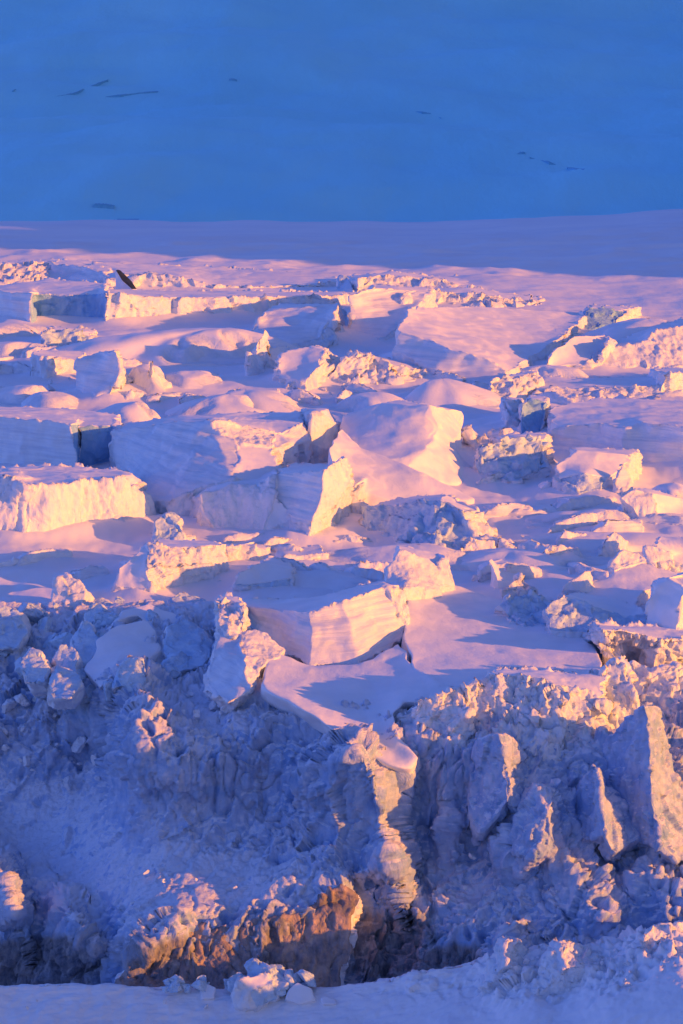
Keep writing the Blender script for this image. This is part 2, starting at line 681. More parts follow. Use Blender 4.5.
def wedges(label, group, cx, cy, rx, ry, n, w0, w1, h0, h1):
    """small tilted slabs: a crest with a scarp in front and a snow slope running down behind"""
    r = random.Random(int(cx * 31 + cy))
    for k in range(n):
        x = cx + rx * (2 * (k + r.random()) / n - 1)
        row = cy + ry * r.uniform(-1, 1)
        w, h = r.uniform(w0, w1), r.uniform(h0, h1)
        g = math.sin(PITCH + math.atan((row - CY) / FPX))
        turn = (1 if r.random() < 0.7 else -1) * r.uniform(0.25, 0.9) * w * g
        d = w * g * r.uniform(0.7, 1.3)
        ts = [0, r.uniform(.2, .35), r.uniform(.5, .65), 1]
        hs = [0.3 * h, h * r.uniform(.7, 1.1), h * r.uniform(.6, 1.1), h * r.uniform(.2, .7)]
        v = []
        for nm, t, hh in zip('abcd', ts, hs):
            rr = row + turn * (0.5 - t)
            v.append('%s:%.1f,%.1f,%.1f' % (nm, x + (t - .5) * w, rr - hh, rr))
        for nm, t in zip('efgh', ts):
            rr = row + turn * (0.5 - t)
            v.append('%s:%.1f,%.1f,%.1f' % (nm, x + (t - .5) * w * 1.04, rr + .4, rr + 1.0))
        for nm, t in (('i', .95), ('j', .5), ('k', .08)):
            rr = row + turn * (0.5 - t) - d
            v.append('%s:%.1f,%.1f,%.1f' % (nm, x + (t - .5) * w * 0.9, rr - 0.1 * h, rr))
        block('snow_wedge', label, 'snow wedge', ' '.join(v), '%s:abfe %s:bcgf %s:cdhg s:abcdijk' % ((r.choice('ffrt'),) * 3), group)


def tps(ctrl, val):
    """smooth surface through control points"""
    C = np.asarray(ctrl, float) / 100.0
    n = len(C)
    r = np.linalg.norm(C[:, None] - C[None], axis=2)
    K = np.where(r > 0, r * r * np.log(np.maximum(r, 1e-9)), 0) + np.eye(n) * 1e-3
    A = np.zeros((n + 3, n + 3))
    A[:n, :n] = K
    A[:n, n] = 1
    A[:n, n + 1:] = C
    A[n:, :n] = A[:n, n:].T
    sol = np.linalg.solve(A, np.concatenate([val, np.zeros(3)]))

    def f(q):
        q = np.asarray(q, float) / 100.0
        out = sol[n] + q @ sol[n + 1:]
        for k in range(n):
            rr = np.linalg.norm(q - C[k], axis=1)
            out += sol[k] * np.where(rr > 0, rr * rr * np.log(np.maximum(rr, 1e-9)), 0)
        return out
    return f


def grid_tris(r, c):
    i = np.arange(r * c).reshape(r, c)
    a, b, d, e = i[:-1, :-1].ravel(), i[1:, :-1].ravel(), i[1:, 1:].ravel(), i[:-1, 1:].ravel()
    return np.stack([a, b, d, e], 1)


# ------------------------------------------------------------------ the setting
def ss(x, a, b):
    t = np.clip((x - a) / (b - a), 0, 1)
    return t * t * (3 - 2 * t)


def snowfield():
    Y = 560 * np.exp(np.linspace(0, math.log(2250 / 560), 620))
    U = np.linspace(-0.26, 0.26, 520)
    YY, UU = np.meshgrid(Y, U, indexing='ij')
    X = YY * UU
    q = np.stack([X.ravel(), YY.ravel(), 0 * X.ravel()], 1)
    y = q[:, 1]
    near = 1 - ss(y, 1350, 1620)
    z = 2.4 * fbm(q / 110, 3) + near * ((1.5 - 0.9 * ss(y, 800, 1300)) * fbm(q / np.array([24, 40, 10]), 4) + 1.5 * ridged(q / np.array([60, 30, 10]) + 3, 3) - 1.5)
    z += (1 - near) * (0.9 * fbm(q / np.array([160, 40, 10]), 3)) + 1.6 * ss(y, 1450, 1560) * (1 - ss(y, 1720, 1900)) * np.clip(ridged(q / np.array([90, 34, 10]) + 8, 3) - 0.35, 0, 1) * 3
    z += ss(q[:, 0] / y, 0.02, 0.16) * ss(y, 1500, 1900) * 9
    z -= ss(y, 1900, 2250) ** 2 * 60
    z -= (1 - ss(y, 596, 652)) * 45
    z -= 0.5
    # drifts banked up against the blocks
    x0, y0, st = -450.0, 540.0, 2.5
    nx, ny = 361, 560
    top = np.zeros((ny, nx))
    for v in FOOT:
        j = ((v[:, 0] - x0) / st).astype(int)
        i = ((v[:, 1] - y0) / st).astype(int)
        ok = (i >= 0) & (i < ny) & (j >= 0) & (j < nx)
        np.maximum.at(top, (i[ok], j[ok]), np.clip(v[ok, 2], 0, 30))
    bl = top.copy()
    for _ in range(7):
        for ax in (0, 1):
            bl = (bl + np.roll(bl, 1, ax) + np.roll(bl, -1, ax)) / 3
    bl2 = bl.copy()
    for _ in range(40):
        for ax in (0, 1):
            bl2 = (bl2 + np.roll(bl2, 1, ax) + np.roll(bl2, -1, ax)) / 3
    fi = np.clip((y - y0) / st, 0, ny - 1.01)
    fj = np.clip((q[:, 0] - x0) / st, 0, nx - 1.01)
    i, j = fi.astype(int), fj.astype(int)
    a, b = fi - i, fj - j
    ap = 0.30 * bl + 0.25 * bl2
    ap = ap[i, j] * (1 - a) * (1 - b) + ap[i + 1, j] * a * (1 - b) + ap[i, j + 1] * (1 - a) * b + ap[i + 1, j + 1] * a * b
    z += np.minimum(ap, 4.0) * ss(y, 640, 670)
    V = np.stack([q[:, 0], y, z], 1)
    o = link_mesh('snowfield', V, grid_tris(*YY.shape), MAT['field'])
    tagged(o, None, None, None, 'structure')


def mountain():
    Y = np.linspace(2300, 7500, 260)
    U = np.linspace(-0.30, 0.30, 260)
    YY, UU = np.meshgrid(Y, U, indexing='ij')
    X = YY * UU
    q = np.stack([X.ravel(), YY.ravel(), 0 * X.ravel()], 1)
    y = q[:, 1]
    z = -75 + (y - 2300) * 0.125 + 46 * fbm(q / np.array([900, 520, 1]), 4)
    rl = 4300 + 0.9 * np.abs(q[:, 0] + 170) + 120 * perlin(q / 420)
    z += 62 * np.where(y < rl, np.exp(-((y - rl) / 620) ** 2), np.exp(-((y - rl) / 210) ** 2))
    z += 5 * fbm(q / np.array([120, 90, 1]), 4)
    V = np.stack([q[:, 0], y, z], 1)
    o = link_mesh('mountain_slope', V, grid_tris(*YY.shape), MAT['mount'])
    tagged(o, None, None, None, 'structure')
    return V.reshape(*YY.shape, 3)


def near_shade_hill():
    """unseen snow mound added at right to shade the left of the near bank"""
    xs, ys = np.linspace(66, 200, 90), np.linspace(300, 450, 100)
    YY, XX = np.meshgrid(ys, xs, indexing='ij')
    q = np.stack([XX.ravel(), YY.ravel(), 0 * XX.ravel()], 1)
    z = -52 + 76 * np.exp(-(((q[:, 0] - 122) / 32) ** 2) - ((q[:, 1] - 388) / 30) ** 4) + 2.0 * fbm(q / 20, 4)
    o = link_mesh('hill', np.stack([q[:, 0], q[:, 1], z], 1), grid_tris(*XX.shape), MAT['s'])
    tagged(o, None, None, None, 'structure')


def far_cracks(G):
    """crevasse lips on the far slope: low curved scarps of bare ice"""
    P = G.reshape(-1, 3)
    dy = P[:, 1] * math.cos(PITCH) - (P[:, 2] - CAM_H) * math.sin(PITCH)
    dv = P[:, 1] * math.sin(PITCH) + (P[:, 2] - CAM_H) * math.cos(PITCH)
    sx, sy = CX + FPX * P[:, 0] / dy, CY - FPX * dv / dy
    for label, pts, h in CRACKS:
        pts = np.array(pts, float)
        t = np.linspace(0, len(pts) - 1, 26)
        x = np.interp(t, np.arange(len(pts)), pts[:, 0])
        y = np.interp(t, np.arange(len(pts)), pts[:, 1])
        base_p = np.array([P[np.argmin((sx - a) ** 2 + (sy - b) ** 2)] for a, b in zip(x, y)])
        Yd = np.convolve(np.pad(base_p[:, 1], 4, 'edge'), np.ones(9) / 9, 'valid')
        c = at_y(x, y, Yd)
        hh = 0.5 * h * Yd / FPX * np.sin(np.pi * np.clip(np.linspace(0.03, 0.97, 26), 0, 1)) ** 0.6
        hh *= 0.75 + 0.5 * np.array([rnd.random() for _ in x])
        up = np.array([0, 0, 1.0])
        rows = [c - up * 6, c + up * hh[:, None], c + up * hh[:, None] + np.array([0, 14, 1.0]), c + np.array([0, 40, -14.0])]
        V = np.stack(rows).reshape(-1, 3)
        Q = grid_tris(4, 26)
        ctr = V.mean(0)
        o = link_mesh('crevasse', V - ctr, Q, MAT['b2'])
        o.location = ctr
        tagged(o, label, 'crevasse', 'crevasses on the far slope')


CRACKS = [
    ('curved crevasse lip high on the far slope at left', [(54, 97), (72, 95), (90, 88), (108, 80)], 2.6),
    ('faint second crevasse lip below the curved one on the far slope', [(105, 97), (130, 95), (158, 92)], 1.6),
    ('tiny dark nick right of the curved lip on the far slope', [(229, 80), (237, 81)], 2.0),
    ('longest straight crevasse slit on the far slope right of centre', [(456, 121), (470, 120), (482, 119)], 2.6),
    ('thin broken crack running into the longest slit on the far slope', [(412, 111), (430, 114), (441, 118)], 1.0),
    ('short dark slit below the longest one on the far slope', [(516, 155), (525, 153)], 2.6),
    ('beaded crack trailing right from the short dark slit', [(530, 158), (545, 162), (560, 166)], 1.2),
    ('last faint stretch of the beaded crack at right', [(568, 169), (584, 171), (604, 170)], 1.2),
    ('small dark lip near the foot of the far slope at left', [(94, 205), (104, 206), (114, 207)], 1.8),
    ('faint long lip at the foot of the far slope at left', [(86, 226), (112, 222), (138, 221)], 1.8),
    ('tiny nick on the far slope at the left edge', [(12, 91), (19, 90)], 1.4),
]


def shade_mountain():
    """unseen shoulder right of the view, added and shaped to shade the far snow"""
    sh = SUN[:2] / np.linalg.norm(SUN[:2])
    pr = np.array([-sh[1], sh[0]])       # to the left seen towards the sun = away from the camera
    s0 = np.dot([205, 1470], pr)
    r0 = np.dot([600, 1350], sh)
    S = np.linspace(s0 - 250, s0 + 6500, 300)
    Rr = np.linspace(r0, r0 + 1900, 70)
    SS, RR = np.meshgrid(S, Rr, indexing='ij')
    X = SS * pr[0] + RR * sh[0]
    Yv = SS * pr[1] + RR * sh[1]
    q = np.stack([X.ravel(), Yv.ravel(), 0 * X.ravel()], 1)
    along = ss(SS, s0 - 20, s0 + 90)
    keep = ss(SS, s0 + 250, s0 + 1500)
    off = r0 + 250 + 500 * keep
    prof = np.exp(-((RR - off - 250) / 330) ** 2)
    z = along * prof * (300 + 560 * keep) + (45 * fbm(q / 190, 6, 0.6)).reshape(X.shape) * along * prof - 40
    V = np.stack([X.ravel(), Yv.ravel(), z.ravel()], 1)
    o = link_mesh('shade_hills', V, grid_tris(*X.shape), MAT['field'])
    tagged(o, None, None, None, 'structure')


def ridge_stroke(PX, PY, line, wl, wr, p):
    """distance based ridge along a picture polyline: gentle on the left, steep on the right"""
    best = np.full(PX.shape, 1e9)
    side = np.zeros(PX.shape)
    tt = np.zeros(PX.shape)
    nseg = len(line) - 1
    for k in range(nseg):
        (x0, y0), (x1, y1) = line[k], line[k + 1]
        dx, dy = x1 - x0, y1 - y0
        t = np.clip(((PX - x0) * dx + (PY - y0) * dy) / (dx * dx + dy * dy), 0, 1)
        ex, ey = PX - (x0 + t * dx), PY - (y0 + t * dy)
        d = np.hypot(ex, ey)
        cr = dx * ey - dy * ex          # <0: right of a downward line
        m = d < best
        best = np.where(m, d, best)
        side = np.where(m, cr, side)
        tt = np.where(m, (k + t) / nseg, tt)
    w = np.where(side > 0, wl, wr)
    f = np.clip(1 - best / w, 0, 1)
    f = f * f * (3 - 2 * f) * 0.5 + f * 0.5
    return p * f * np.clip(np.minimum(tt * 5, (1 - tt) * 5) + 0.25, 0, 1)


CLIFF_CTRL = """
-80,600,600 0,600,604 60,600,604 120,600,606 180,600,604 240,600,612 320,600,606 400,600,606 500,600,606 600,600,604 683,600,604 770,600,604
-80,680,640 0,680,640 60,675,642 100,660,640 30,630,617 130,685,674 170,690,672 215,690,672 250,690,690
-80,760,656 0,760,660 60,760,662 105,760,668 125,760,697 170,735,708 200,745,711 245,745,712 290,720,706 340,742,722
320,650,645 400,680,672 440,635,624 500,640,628 560,645,634 380,630,624 460,690,690 560,690,690 620,690,676 683,690,680 770,690,680
-80,860,684 0,860,690 60,870,699 120,860,716 180,860,729 230,860,733 300,840,733 350,810,731 160,800,712 230,800,718 290,790,722
-80,890,704 0,895,710 60,925,730 105,960,748 130,955,764 190,915,762 240,930,764 290,908,762 345,882,751
-80,1010,720 0,1010,728 60,1010,744 120,1010,764 180,1010,774 240,1010,774 300,1010,772 345,1000,764 370,1010,766
370,762,736 400,774,740 425,790,734 420,860,738 425,930,762 400,930,752 440,965,768 420,1010,774
470,762,736 520,756,738 500,820,744 500,880,752 500,940,772 500,1000,782
560,770,740 560,850,756 560,900,768 560,950,780 560,1000,786
610,758,738 620,785,738 620,860,758 620,910,774 620,960,786
683,770,726 683,860,764 683,910,780 683,960,792 770,770,730 770,860,770 770,960,800
"""


_cc = np.array([[float(t) for t in tok.split(',')] for tok in CLIFF_CTRL.split()])
CLIFF_ROW = tps(_cc[:, :2], _cc[:, 2])


def ice_cliff():
    f = CLIFF_ROW
    px = np.arange(-76, 766, 1.5)
    py = np.concatenate([np.arange(604, 1012, 1.25)])
    PY, PX = np.meshgrid(py, px, indexing='ij')
    row = f(np.stack([PX.ravel(), PY.ravel()], 1)).reshape(PX.shape)
    Y = depth_of(row)
    for line, wl, wr, p in RIBS:
        Y = Y - ridge_stroke(PX, PY, line, wl, wr, p)
    V = at_y(PX, PY, Y).reshape(-1, 3)
    Q = grid_tris(*PX.shape)
    T = np.concatenate([Q[:, [0, 1, 2]], Q[:, [0, 2, 3]]])
    N = vert_normals(V, T)
    d = np.zeros(len(V))
    u = 1 / 4.7
    q = V.copy()
    rough = np.ones(PX.shape)
    # snow fans are smoother
    for (x, y, rx, ry, a) in FANS:
        rough -= a * np.exp(-((PX - x) / rx) ** 2 - ((PY - y) / ry) ** 2)
    rough = np.clip(rough, 0.22, 1).ravel()
    qw = q + 2.2 * np.stack([perlin(q / 10), perlin(q / 10 + 7), perlin(q / 10 + 3)], 1)
    qf = q + 0.8 * np.stack([perlin(q / 3), perlin(q / 3 + 7), perlin(q / 3 + 3)], 1)
    d += 4.2 * ridged(qw / np.array([15, 15, 60.]), 2, 0.5) + 1.5 * ridged(qw / np.array([6, 6, 26.]) + 3, 2, 0.5)
    d += 2.6 * facets(qf / np.array([8, 8, 17.])) + (1.0 * facets(qf / np.array([2.6, 2.6, 6.5]), 4) + 0.4 * facets(q / np.array([1.1, 1.1, 2.0]), 9)) * (0.35 + 0.9 * ss(perlin(q / 8 + 33), -0.25, 0.3))
    d += 0.22 * fbm(q / np.array([0.8, 0.8, 1.3]), 2, 0.6)
    cr = np.abs(perlin(qw / np.array([6.5, 6.5, 60.]) + 11))
    cr2 = np.abs(perlin(qw / np.array([2.6, 2.6, 6.]) + 23))
    keep = ss(perlin(q / 12 + 50), -0.15, 0.35)
    d -= 1.5 * np.exp(-(cr / 0.055) ** 2) * keep + 0.9 * np.exp(-(cr2 / 0.08) ** 2)
    d -= 2.6 * ss(perlin(qw / np.array([4, 4, 7.5]) + 71), 0.45, 0.6)
    d -= 1.2
    right = ss(PX, 215, 265)
    calm = (1 - right) * (0.3 + 0.7 * ss(PY, 604, 640)) + right * (0.06 + 0.94 * ss(PY + 22 * perlin(np.stack([PX.ravel() / 25, PY.ravel() * 0, PY.ravel() * 0], 1)).reshape(PX.shape), 672, 730))
    d *= rough * calm.ravel()
    V = V + N * d[:, None]
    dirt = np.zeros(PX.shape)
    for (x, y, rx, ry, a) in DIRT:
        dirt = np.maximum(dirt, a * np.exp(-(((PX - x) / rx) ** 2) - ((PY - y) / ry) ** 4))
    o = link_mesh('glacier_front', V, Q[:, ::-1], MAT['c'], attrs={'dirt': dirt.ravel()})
    tagged(o, None, None, None, 'structure')


RIBS = [
    ([(348, 735), (372, 775), (386, 845), (396, 880)], 90, 20, 11.0),
    ([(384, 840), (398, 885), (424, 925)], 22, 18, 5.5),
    ([(122, 705), (124, 740), (134, 800), (150, 850)], 26, 60, 4.5),
    ([(520, 800), (512, 850), (528, 880)], 26, 30, 5.0),
    ([(545, 830), (585, 880), (610, 930)], 34, 26, 4.5),
    ([(-8, 850), (6, 885), (20, 925)], 50, 22, 19.0),
    ([(62, 892), (80, 925), (106, 958)], 40, 20, 13.0),
    ([(190, 900), (165, 930), (128, 965)], 30, 22, 3.5),
    ([(455, 800), (450, 840), (455, 870)], 20, 16, 3.0),
    ([(500, 925), (520, 950), (545, 962)], 22, 16, 4.0),
    ([(640, 850), (660, 890), (683, 920)], 30, 24, 4.0),
]
FANS = [(60, 800, 90, 50, 0.45), (170, 870, 120, 36, 0.5), (610, 890, 80, 40, 0.3), (200, 890, 110, 30, 0.75), (60, 850, 70, 40, 0.55), (215, 715, 34, 28, 0.7), (480, 890, 45, 30, 0.5), (150, 800, 60, 40, 0.25), (20, 790, 60, 60, 0.2), (540, 770, 60, 24, 0.6)]
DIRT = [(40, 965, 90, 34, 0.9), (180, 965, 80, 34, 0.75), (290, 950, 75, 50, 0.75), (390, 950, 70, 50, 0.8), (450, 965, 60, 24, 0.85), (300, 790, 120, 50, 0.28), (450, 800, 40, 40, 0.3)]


FORE_ROW = []


def fore_sheet():
    C = """-90,984,784 0,988,784 60,985,784 120,987,785 200,990,786 300,990,788 360,986,791 420,974,795 480,962,796 520,950,797 560,950,798 600,948,800 640,932,803 683,928,806 770,938,812
    -90,1004,790 0,1006,791 120,1006,792 240,1008,793 340,1004,797 420,998,803 480,985,804 500,970,805 525,960,805 560,985,814 590,960,810 640,952,815 683,952,822 770,962,826
    -90,1060,812 100,1060,815 240,1060,818 340,1060,822 450,1030,826 500,1024,830 540,1010,834 600,1000,840 683,990,850 770,996,856
    -90,1140,840 100,1140,843 300,1140,850 450,1140,862 600,1120,872 683,1100,882 770,1090,886"""
    ctrl = np.array([[float(t) for t in tok.split(',')] for tok in C.split()])
    f = tps(ctrl[:, :2], ctrl[:, 2])
    FORE_ROW.append(f)
    px = np.arange(-86, 770, 1.6)
    t = np.linspace(0, 1, 150)
    top = np.interp(px, ctrl[:15, 0], ctrl[:15, 1])
    PX = np.repeat(px[None], len(t), 0)
    PY = top[None] + (1140 - top[None]) * (t[:, None] ** 1.4)
    row = f(np.stack([PX.ravel(), PY.ravel()], 1)).reshape(PX.shape)
    V = at_y(PX, PY, depth_of(row))
    # the far lip turns over and runs down behind
    lip = []
    for k, (dy, dz) in enumerate(((30, -34), (14, -10), (5, -2.2), (2, -0.5))):
        r = V[0].copy()
        r[:, 1] += dy
        r[:, 2] += dz
        lip.append(r)
    V = np.concatenate([np.array(lip), V])
    R, Cn = V.shape[:2]
    V = V.reshape(-1, 3)
    Q = grid_tris(R, Cn)
    T = np.concatenate([Q[:, [0, 1, 2]], Q[:, [0, 2, 3]]])
    N = vert_normals(V, T)
    N[N[:, 2] < 0] *= -1
    rough = np.zeros((R, Cn))
    PXe = np.repeat(px[None], R, 0)
    PYe = np.concatenate([np.repeat(PY[:1], 4, 0), PY])
    for (x, y, rx, ry, a) in ((505, 975, 26, 30, 1.0), (540, 970, 34, 24, 0.9), (650, 945, 60, 22, 1.0), (600, 968, 44, 24, 0.9), (430, 985, 60, 14, 0.35)):
        rough = np.maximum(rough, a * np.exp(-((PXe - x) / rx) ** 2 - ((PYe - y) / ry) ** 2))
    rough = rough.ravel()
    d = 0.5 * fbm(V / 9, 3) + 0.30 * ridged(V / np.array([7, 2.6, 5.]), 4) + 0.34 * fbm(V / 2.4, 4, 0.6) * (0.5 + rough) + rough * (2.6 * facets(V / np.array([4, 4, 5.])) + 1.2 * facets(V / 1.6, 4) + 0.5 * fbm(V / 1.3, 3, .6))
    V = V + N * d[:, None]
    o = link_mesh('snow_bank', V, Q[:, ::-1], MAT['s'])
    tagged(o, None, None, None, 'structure')


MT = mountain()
shade_mountain()
ice_cliff()
fore_sheet()
near_shade_hill()

# ------------------------------------------------------------------ the blocks of the icefall, far to near
S = 'serac'
block(S, 'low far left slab with a bright rough front at the left edge', 'serac',
      'a:-30,264,281 b:53,262,274 c:44,291,288 d:-30,294,294 e:58,260,267 f:-30,262,268',
      'r:abcd s:abef')
block(S, 'far tilted block with a shaded left face beside the dark gash', 'serac',
      'a:52,263,277 b:88,267,281 c:105,275,287 d:50,281,279 e:97,284,287 f:62,259,271 g:90,261,269 h:110,268,282',
      's:abgf t:abd t:bced s:bchg')
block(S, 'long flat pink slab along the far edge of the icefall', 'serac',
      'a:92,263,276 b:200,266,271 c:335,275,277 d:339,283,286 e:250,287,290 f:215,285,291 g:180,277,290 h:122,274,288 i:108,280,291 j:338,290,286 k:250,291,290 l:215,291,291 m:180,290,291 n:104,291,292',
      's:abcdefghi r:dejk r:feKl r:gflm r:higmn'.replace('K', 'k'))
block('ice_fin', 'thin dark fin leaning in the hollow of the far slab', 'ice fin',
      'a:116,270,294 b:120,270,293.5 c:131,280,294 d:137,289,295 e:132,289,296 f:123,281,295',
      'd:abcdef', rnd_it=0, amp=.2, warp=.2)
block(S, 'long straight wall of rough bright ice below the far slab', 'serac',
      'a:108,293,325 b:171,298,321 c:252,297,315 d:345,295,306 e:103,325,325.5 f:171,321,321.5 g:252,316,316 h:345,306,306.5 i:345,292,298 j:200,291,300 k:100,289,306',
      'r:abfe r:bcgf r:cdhg s:abcdijk')
block(S, 'shaded block with a square deep blue recess in its front', 'serac',
      'a:-30,291,317 b:32,293,326 c:36,295,320 d:97,294,321 e:105,292,325 f:-30,318,318 g:32,326,326 h:36,320,320.5 i:97,321,321.5 j:104,324,324.5 k:107,283,300 l:46,279,296 m:-30,289,300',
      't:abgf g:bchg g:cdih g:deji s:abcdeklm')
mound('snow_drift', 'long pink drift at the left edge under the recessed block', 'snow drift', -8, 336, 56, 7, 16, (0.55, 0.1))
mound('snow_drift', 'second lower drift at the left edge with a steep right end', 'snow drift', -6, 352, 50, 6, 15, (0.7, 0.1))
block(S, 'low wall of deep blue ice in the gully at left', 'serac',
      'a:44,333,350 b:52,329,347 c:80,331,346 d:92,338,347 e:44,352,352 f:92,351,351 g:60,326,338 h:95,331,338',
      'b:abcdfe s:abcdhg', amp=1.6)
mound('snow_dome', 'broad mound with a pointed shaded crest left of centre', 'snow dome', 172, 352, 100, 11, 34, (0.42, 0.0), 1.1)
block(S, 'rounded slab with a shaded face and a bright spike at its right end', 'serac',
      'a:256,317,338 b:266,311,333 c:300,307,332 d:336,305,333 e:334,313,340 f:312,342,345 g:252,334,340 h:290,346,349 i:333,344,346 j:342,309,322 k:280,303,320 l:340,345,342',
      't:abcdefhg s:bcdjk r:efil r:hfi s:dejl'.replace(' s:dejl', ' r:dejl'))
block('ice_fin', 'small bright horned fin in front of the shaded slab', 'ice fin',
      'a:263,328,365 b:258,338,366 c:254,358,367 d:262,372,372 e:276,365,365 f:272,347,360 g:290,346,355 h:266,338,362',
      'r:abcdefh s:hfge f:ahb', amp=.8)
block('ice_lump', 'bright lump of ice below the horned fin', 'ice lump',
      'a:246,352,378 b:243,370,379 c:252,380,380 d:264,378,378 e:268,368,375 f:258,362,376 g:262,356,368',
      'r:abcdef s:aefg'.replace('s:aefg', 's:afg s:feg'))
block('snow_dome', 'shaded dome with a bright ragged right edge', 'snow dome',
      'a:275,362,385 b:286,350,380 c:308,347,378 d:328,349,380 e:318,366,388 f:278,378,388 g:305,382,391 h:336,372,384 i:341,358,374 j:318,346,366',
      's:abcdegf r:dehi s:bcdij r:egh')
block(S, 'small box shaped block with a bright front at left', 'serac',
      'a:30,353,376 b:45,356,377 c:79,361,372 d:29,375,376 e:45,378,378 f:76,373,373 g:84,352,362 h:45,350,362',
      'r:abed r:bcfe s:abcgh')
block(S, 'tall shaded block with a bright sail shaped right fin', 'serac',
      'a:78,360,392 b:98,353,392 c:117,351,398 d:112,396,401 e:94,400,402 f:74,392,394 g:130,384,390 h:124,368,388 i:118,356,394 j:112,350,380',
      't:abcdef r:cihgd s:abcj'.replace('s:abcj', 's:bcj'))
mound('snow_dome', 'lit dome right of the sail shaped fin', 'snow dome', 150, 388, 28, 8, 32, (-.3, 0.1))
block('ice_fin', 'needle of bright ice on the dome right of the sail shaped fin', 'ice fin',
      'a:150,359,392 b:147,374,392 c:160,386,390 d:156,374,390 e:170,388,388 f:153,366,391',
      'r:abcedf', rnd_it=1)
mound('snow_cone', 'bright cone of snow in front of the tall block at left', 'snow cone', 48, 406, 26, 8, 18, (-.25, 0.0), 1.0, 'r')
mound('snow_dome', 'wide pink dome below the sail shaped fin', 'snow dome', 128, 422, 46, 8, 26, (0.1, 0.2))
mound('snow_dome', 'pink dome with a crease on its front above centre left', 'snow dome', 222, 414, 52, 9, 27, (0.1, 0.2))
mound('snow_dome', 'longer pink dome behind the creased dome', 'snow dome', 262, 408, 50, 8, 26, (-.3, 0.3))
mound('snow_dome', 'shaded hump left of the creased dome', 'snow dome', 186, 383, 34, 7, 18, (0.3, 0.1))
mound('snow_drift', 'pink drift at the left edge under the box shaped block', 'snow drift', 20, 398, 40, 7, 18, (0.3, 0.0))
# right half, far
block(S, 'far ridge with a bright crumbly front right of the dark notch', 'serac',
      'a:356,279,293 b:380,275,290 c:402,276,289 d:462,284,288 e:356,291,293 f:400,291,292 g:458,291,291 h:500,288,284 i:470,278,276 j:390,272,279 k:346,276,284',
      'r:abfe r:bcgf r:cdg s:abcdhijk')
block('ice_fin', 'dark narrow notch wall at the end of the long pink slab', 'ice fin',
      'a:339,279,290 b:343,275,289 c:350,280,291 d:351,292,293 e:339,290,291',
      'b:abcde', amp=.5)
block('ice_block', 'tiny flat topped block on the crest of the far ridge', 'ice block',
      'a:387,273,279 b:401,273,278 c:402,277,278.5 d:388,277,279 e:400,271,276 f:389,271,276',
      'r:abcd s:abef', rnd_it=1, amp=.5)
block(S, 'broad shaded block in the hollow left of the great pink slab', 'serac',
      'a:350,295,334 b:372,288,330 c:430,292,322 d:412,308,334 e:386,338,340 f:350,335,336 g:430,288,312 h:372,285,312',
      't:abcdef s:bcgh')
block('ice_lump', 'bright curved lump on top of the broad shaded block', 'ice lump',
      'a:391,302,330 b:398,294,329 c:411,291,327 d:413,298,328 e:405,302,331',
      'r:abcde', amp=.7)
block(S, 'scalloped bright wall behind the great pink slab', 'serac',
      'a:429,292,307 b:470,293,306 c:505,299,305 d:540,302,303 e:430,303,308 f:464,307,309 g:472,309,310 h:520,308,308 i:545,306,304 j:540,298,296 k:470,288,294 l:430,288,296',
      'r:abfe r:bcgf r:cdihg s:abcdjkl', amp=1.4)
block(S, 'great pink slab with a striped front and bright right edge', 'serac',
      'a:408,308,352 b:470,306,334 c:580,313,323 d:584,317,329 e:560,338,352 f:532,356,366 g:510,370,382 h:470,354,380 i:430,341,374 j:400,332,370 k:392,350,372 l:505,386,389 m:440,372,381 o:556,352,355 p:583,329,332 q:530,371,371.5',
      's:abcdefghij t:jihgmk t:glm r:gfedpoq', amp=.6)

block(S, 'deep blue wall of the pit right of the great slab', 'serac',
      'a:585,313,326 b:592,308,324 c:625,310,322 d:612,328,330 e:585,331,332 f:592,305,316 g:640,307,312',
      'g:abcde s:abcgf', amp=1.2)
mound('snow_dome', 'long shaded back of snow right of the pit', 'snow dome', 652, 345, 66, 9, 34, (0.0, 0.3))
block(S, 'smooth shaded wing of snow right of the great slab', 'serac',
      'a:545,358,372 b:572,336,364 c:604,335,358 d:614,342,362 e:598,352,366 f:585,364,371 g:545,368,372 h:612,366,368',
      's:abcdefg f:defh')
block(S, 'fluted bright wall at the right edge below the pit', 'serac',
      'a:598,352,370 b:609,340,368 c:617,346,366 d:640,342,364 e:660,330,360 f:720,318,352 g:596,368,370 h:640,368,369 i:720,366,366 j:720,312,338 k:650,326,344 l:618,340,354 m:606,336,356',
      'f:abg f:bchg f:cdh f:dehi f:efi s:bcdefjklm'.replace('f:dehi', 'f:deih').replace('f:efi', 'f:efi'), amp=1.1)
mound('snow_drift', 'low lit drift under the smooth wing', 'snow drift', 562, 378, 48, 6, 18, (-.2, 0.1))
block(S, 'low flat shelf with a thin lit edge at right', 'serac',
      'a:534,391,397 b:600,388,396 c:655,386,395 d:661,395,397 e:600,398,398.5 f:535,399,399.5 g:690,376,384 h:545,378,384',
      'r:abef r:bcde s:abch s:chg'.replace('s:abch s:chg', 's:abcgh'))
block(S, 'flat block at the right edge behind the thin lit shelf', 'serac',
      'a:662,373,396 b:720,370,388 c:720,390,390 d:660,394,397 e:720,366,376 f:650,369,380',
      'r:abcd s:abef')
block('ice_lump', 'ragged lit crust of ice above centre', 'ice lump',
      'a:340,362,384 b:352,350,380 c:372,360,381 d:398,366,382 e:424,371,380 f:428,376,381 g:396,382,385 h:350,381,387 i:330,378,386 j:380,355,370',
      'r:abcghi r:cdefg s:bcdej'.replace('s:bcdej', 's:bcj s:cdj s:dej'), amp=1.5)
mound('snow_dome', 'pink hump beside the ragged lit crust', 'snow dome', 455, 402, 44, 8, 30, (-.2, 0.2))
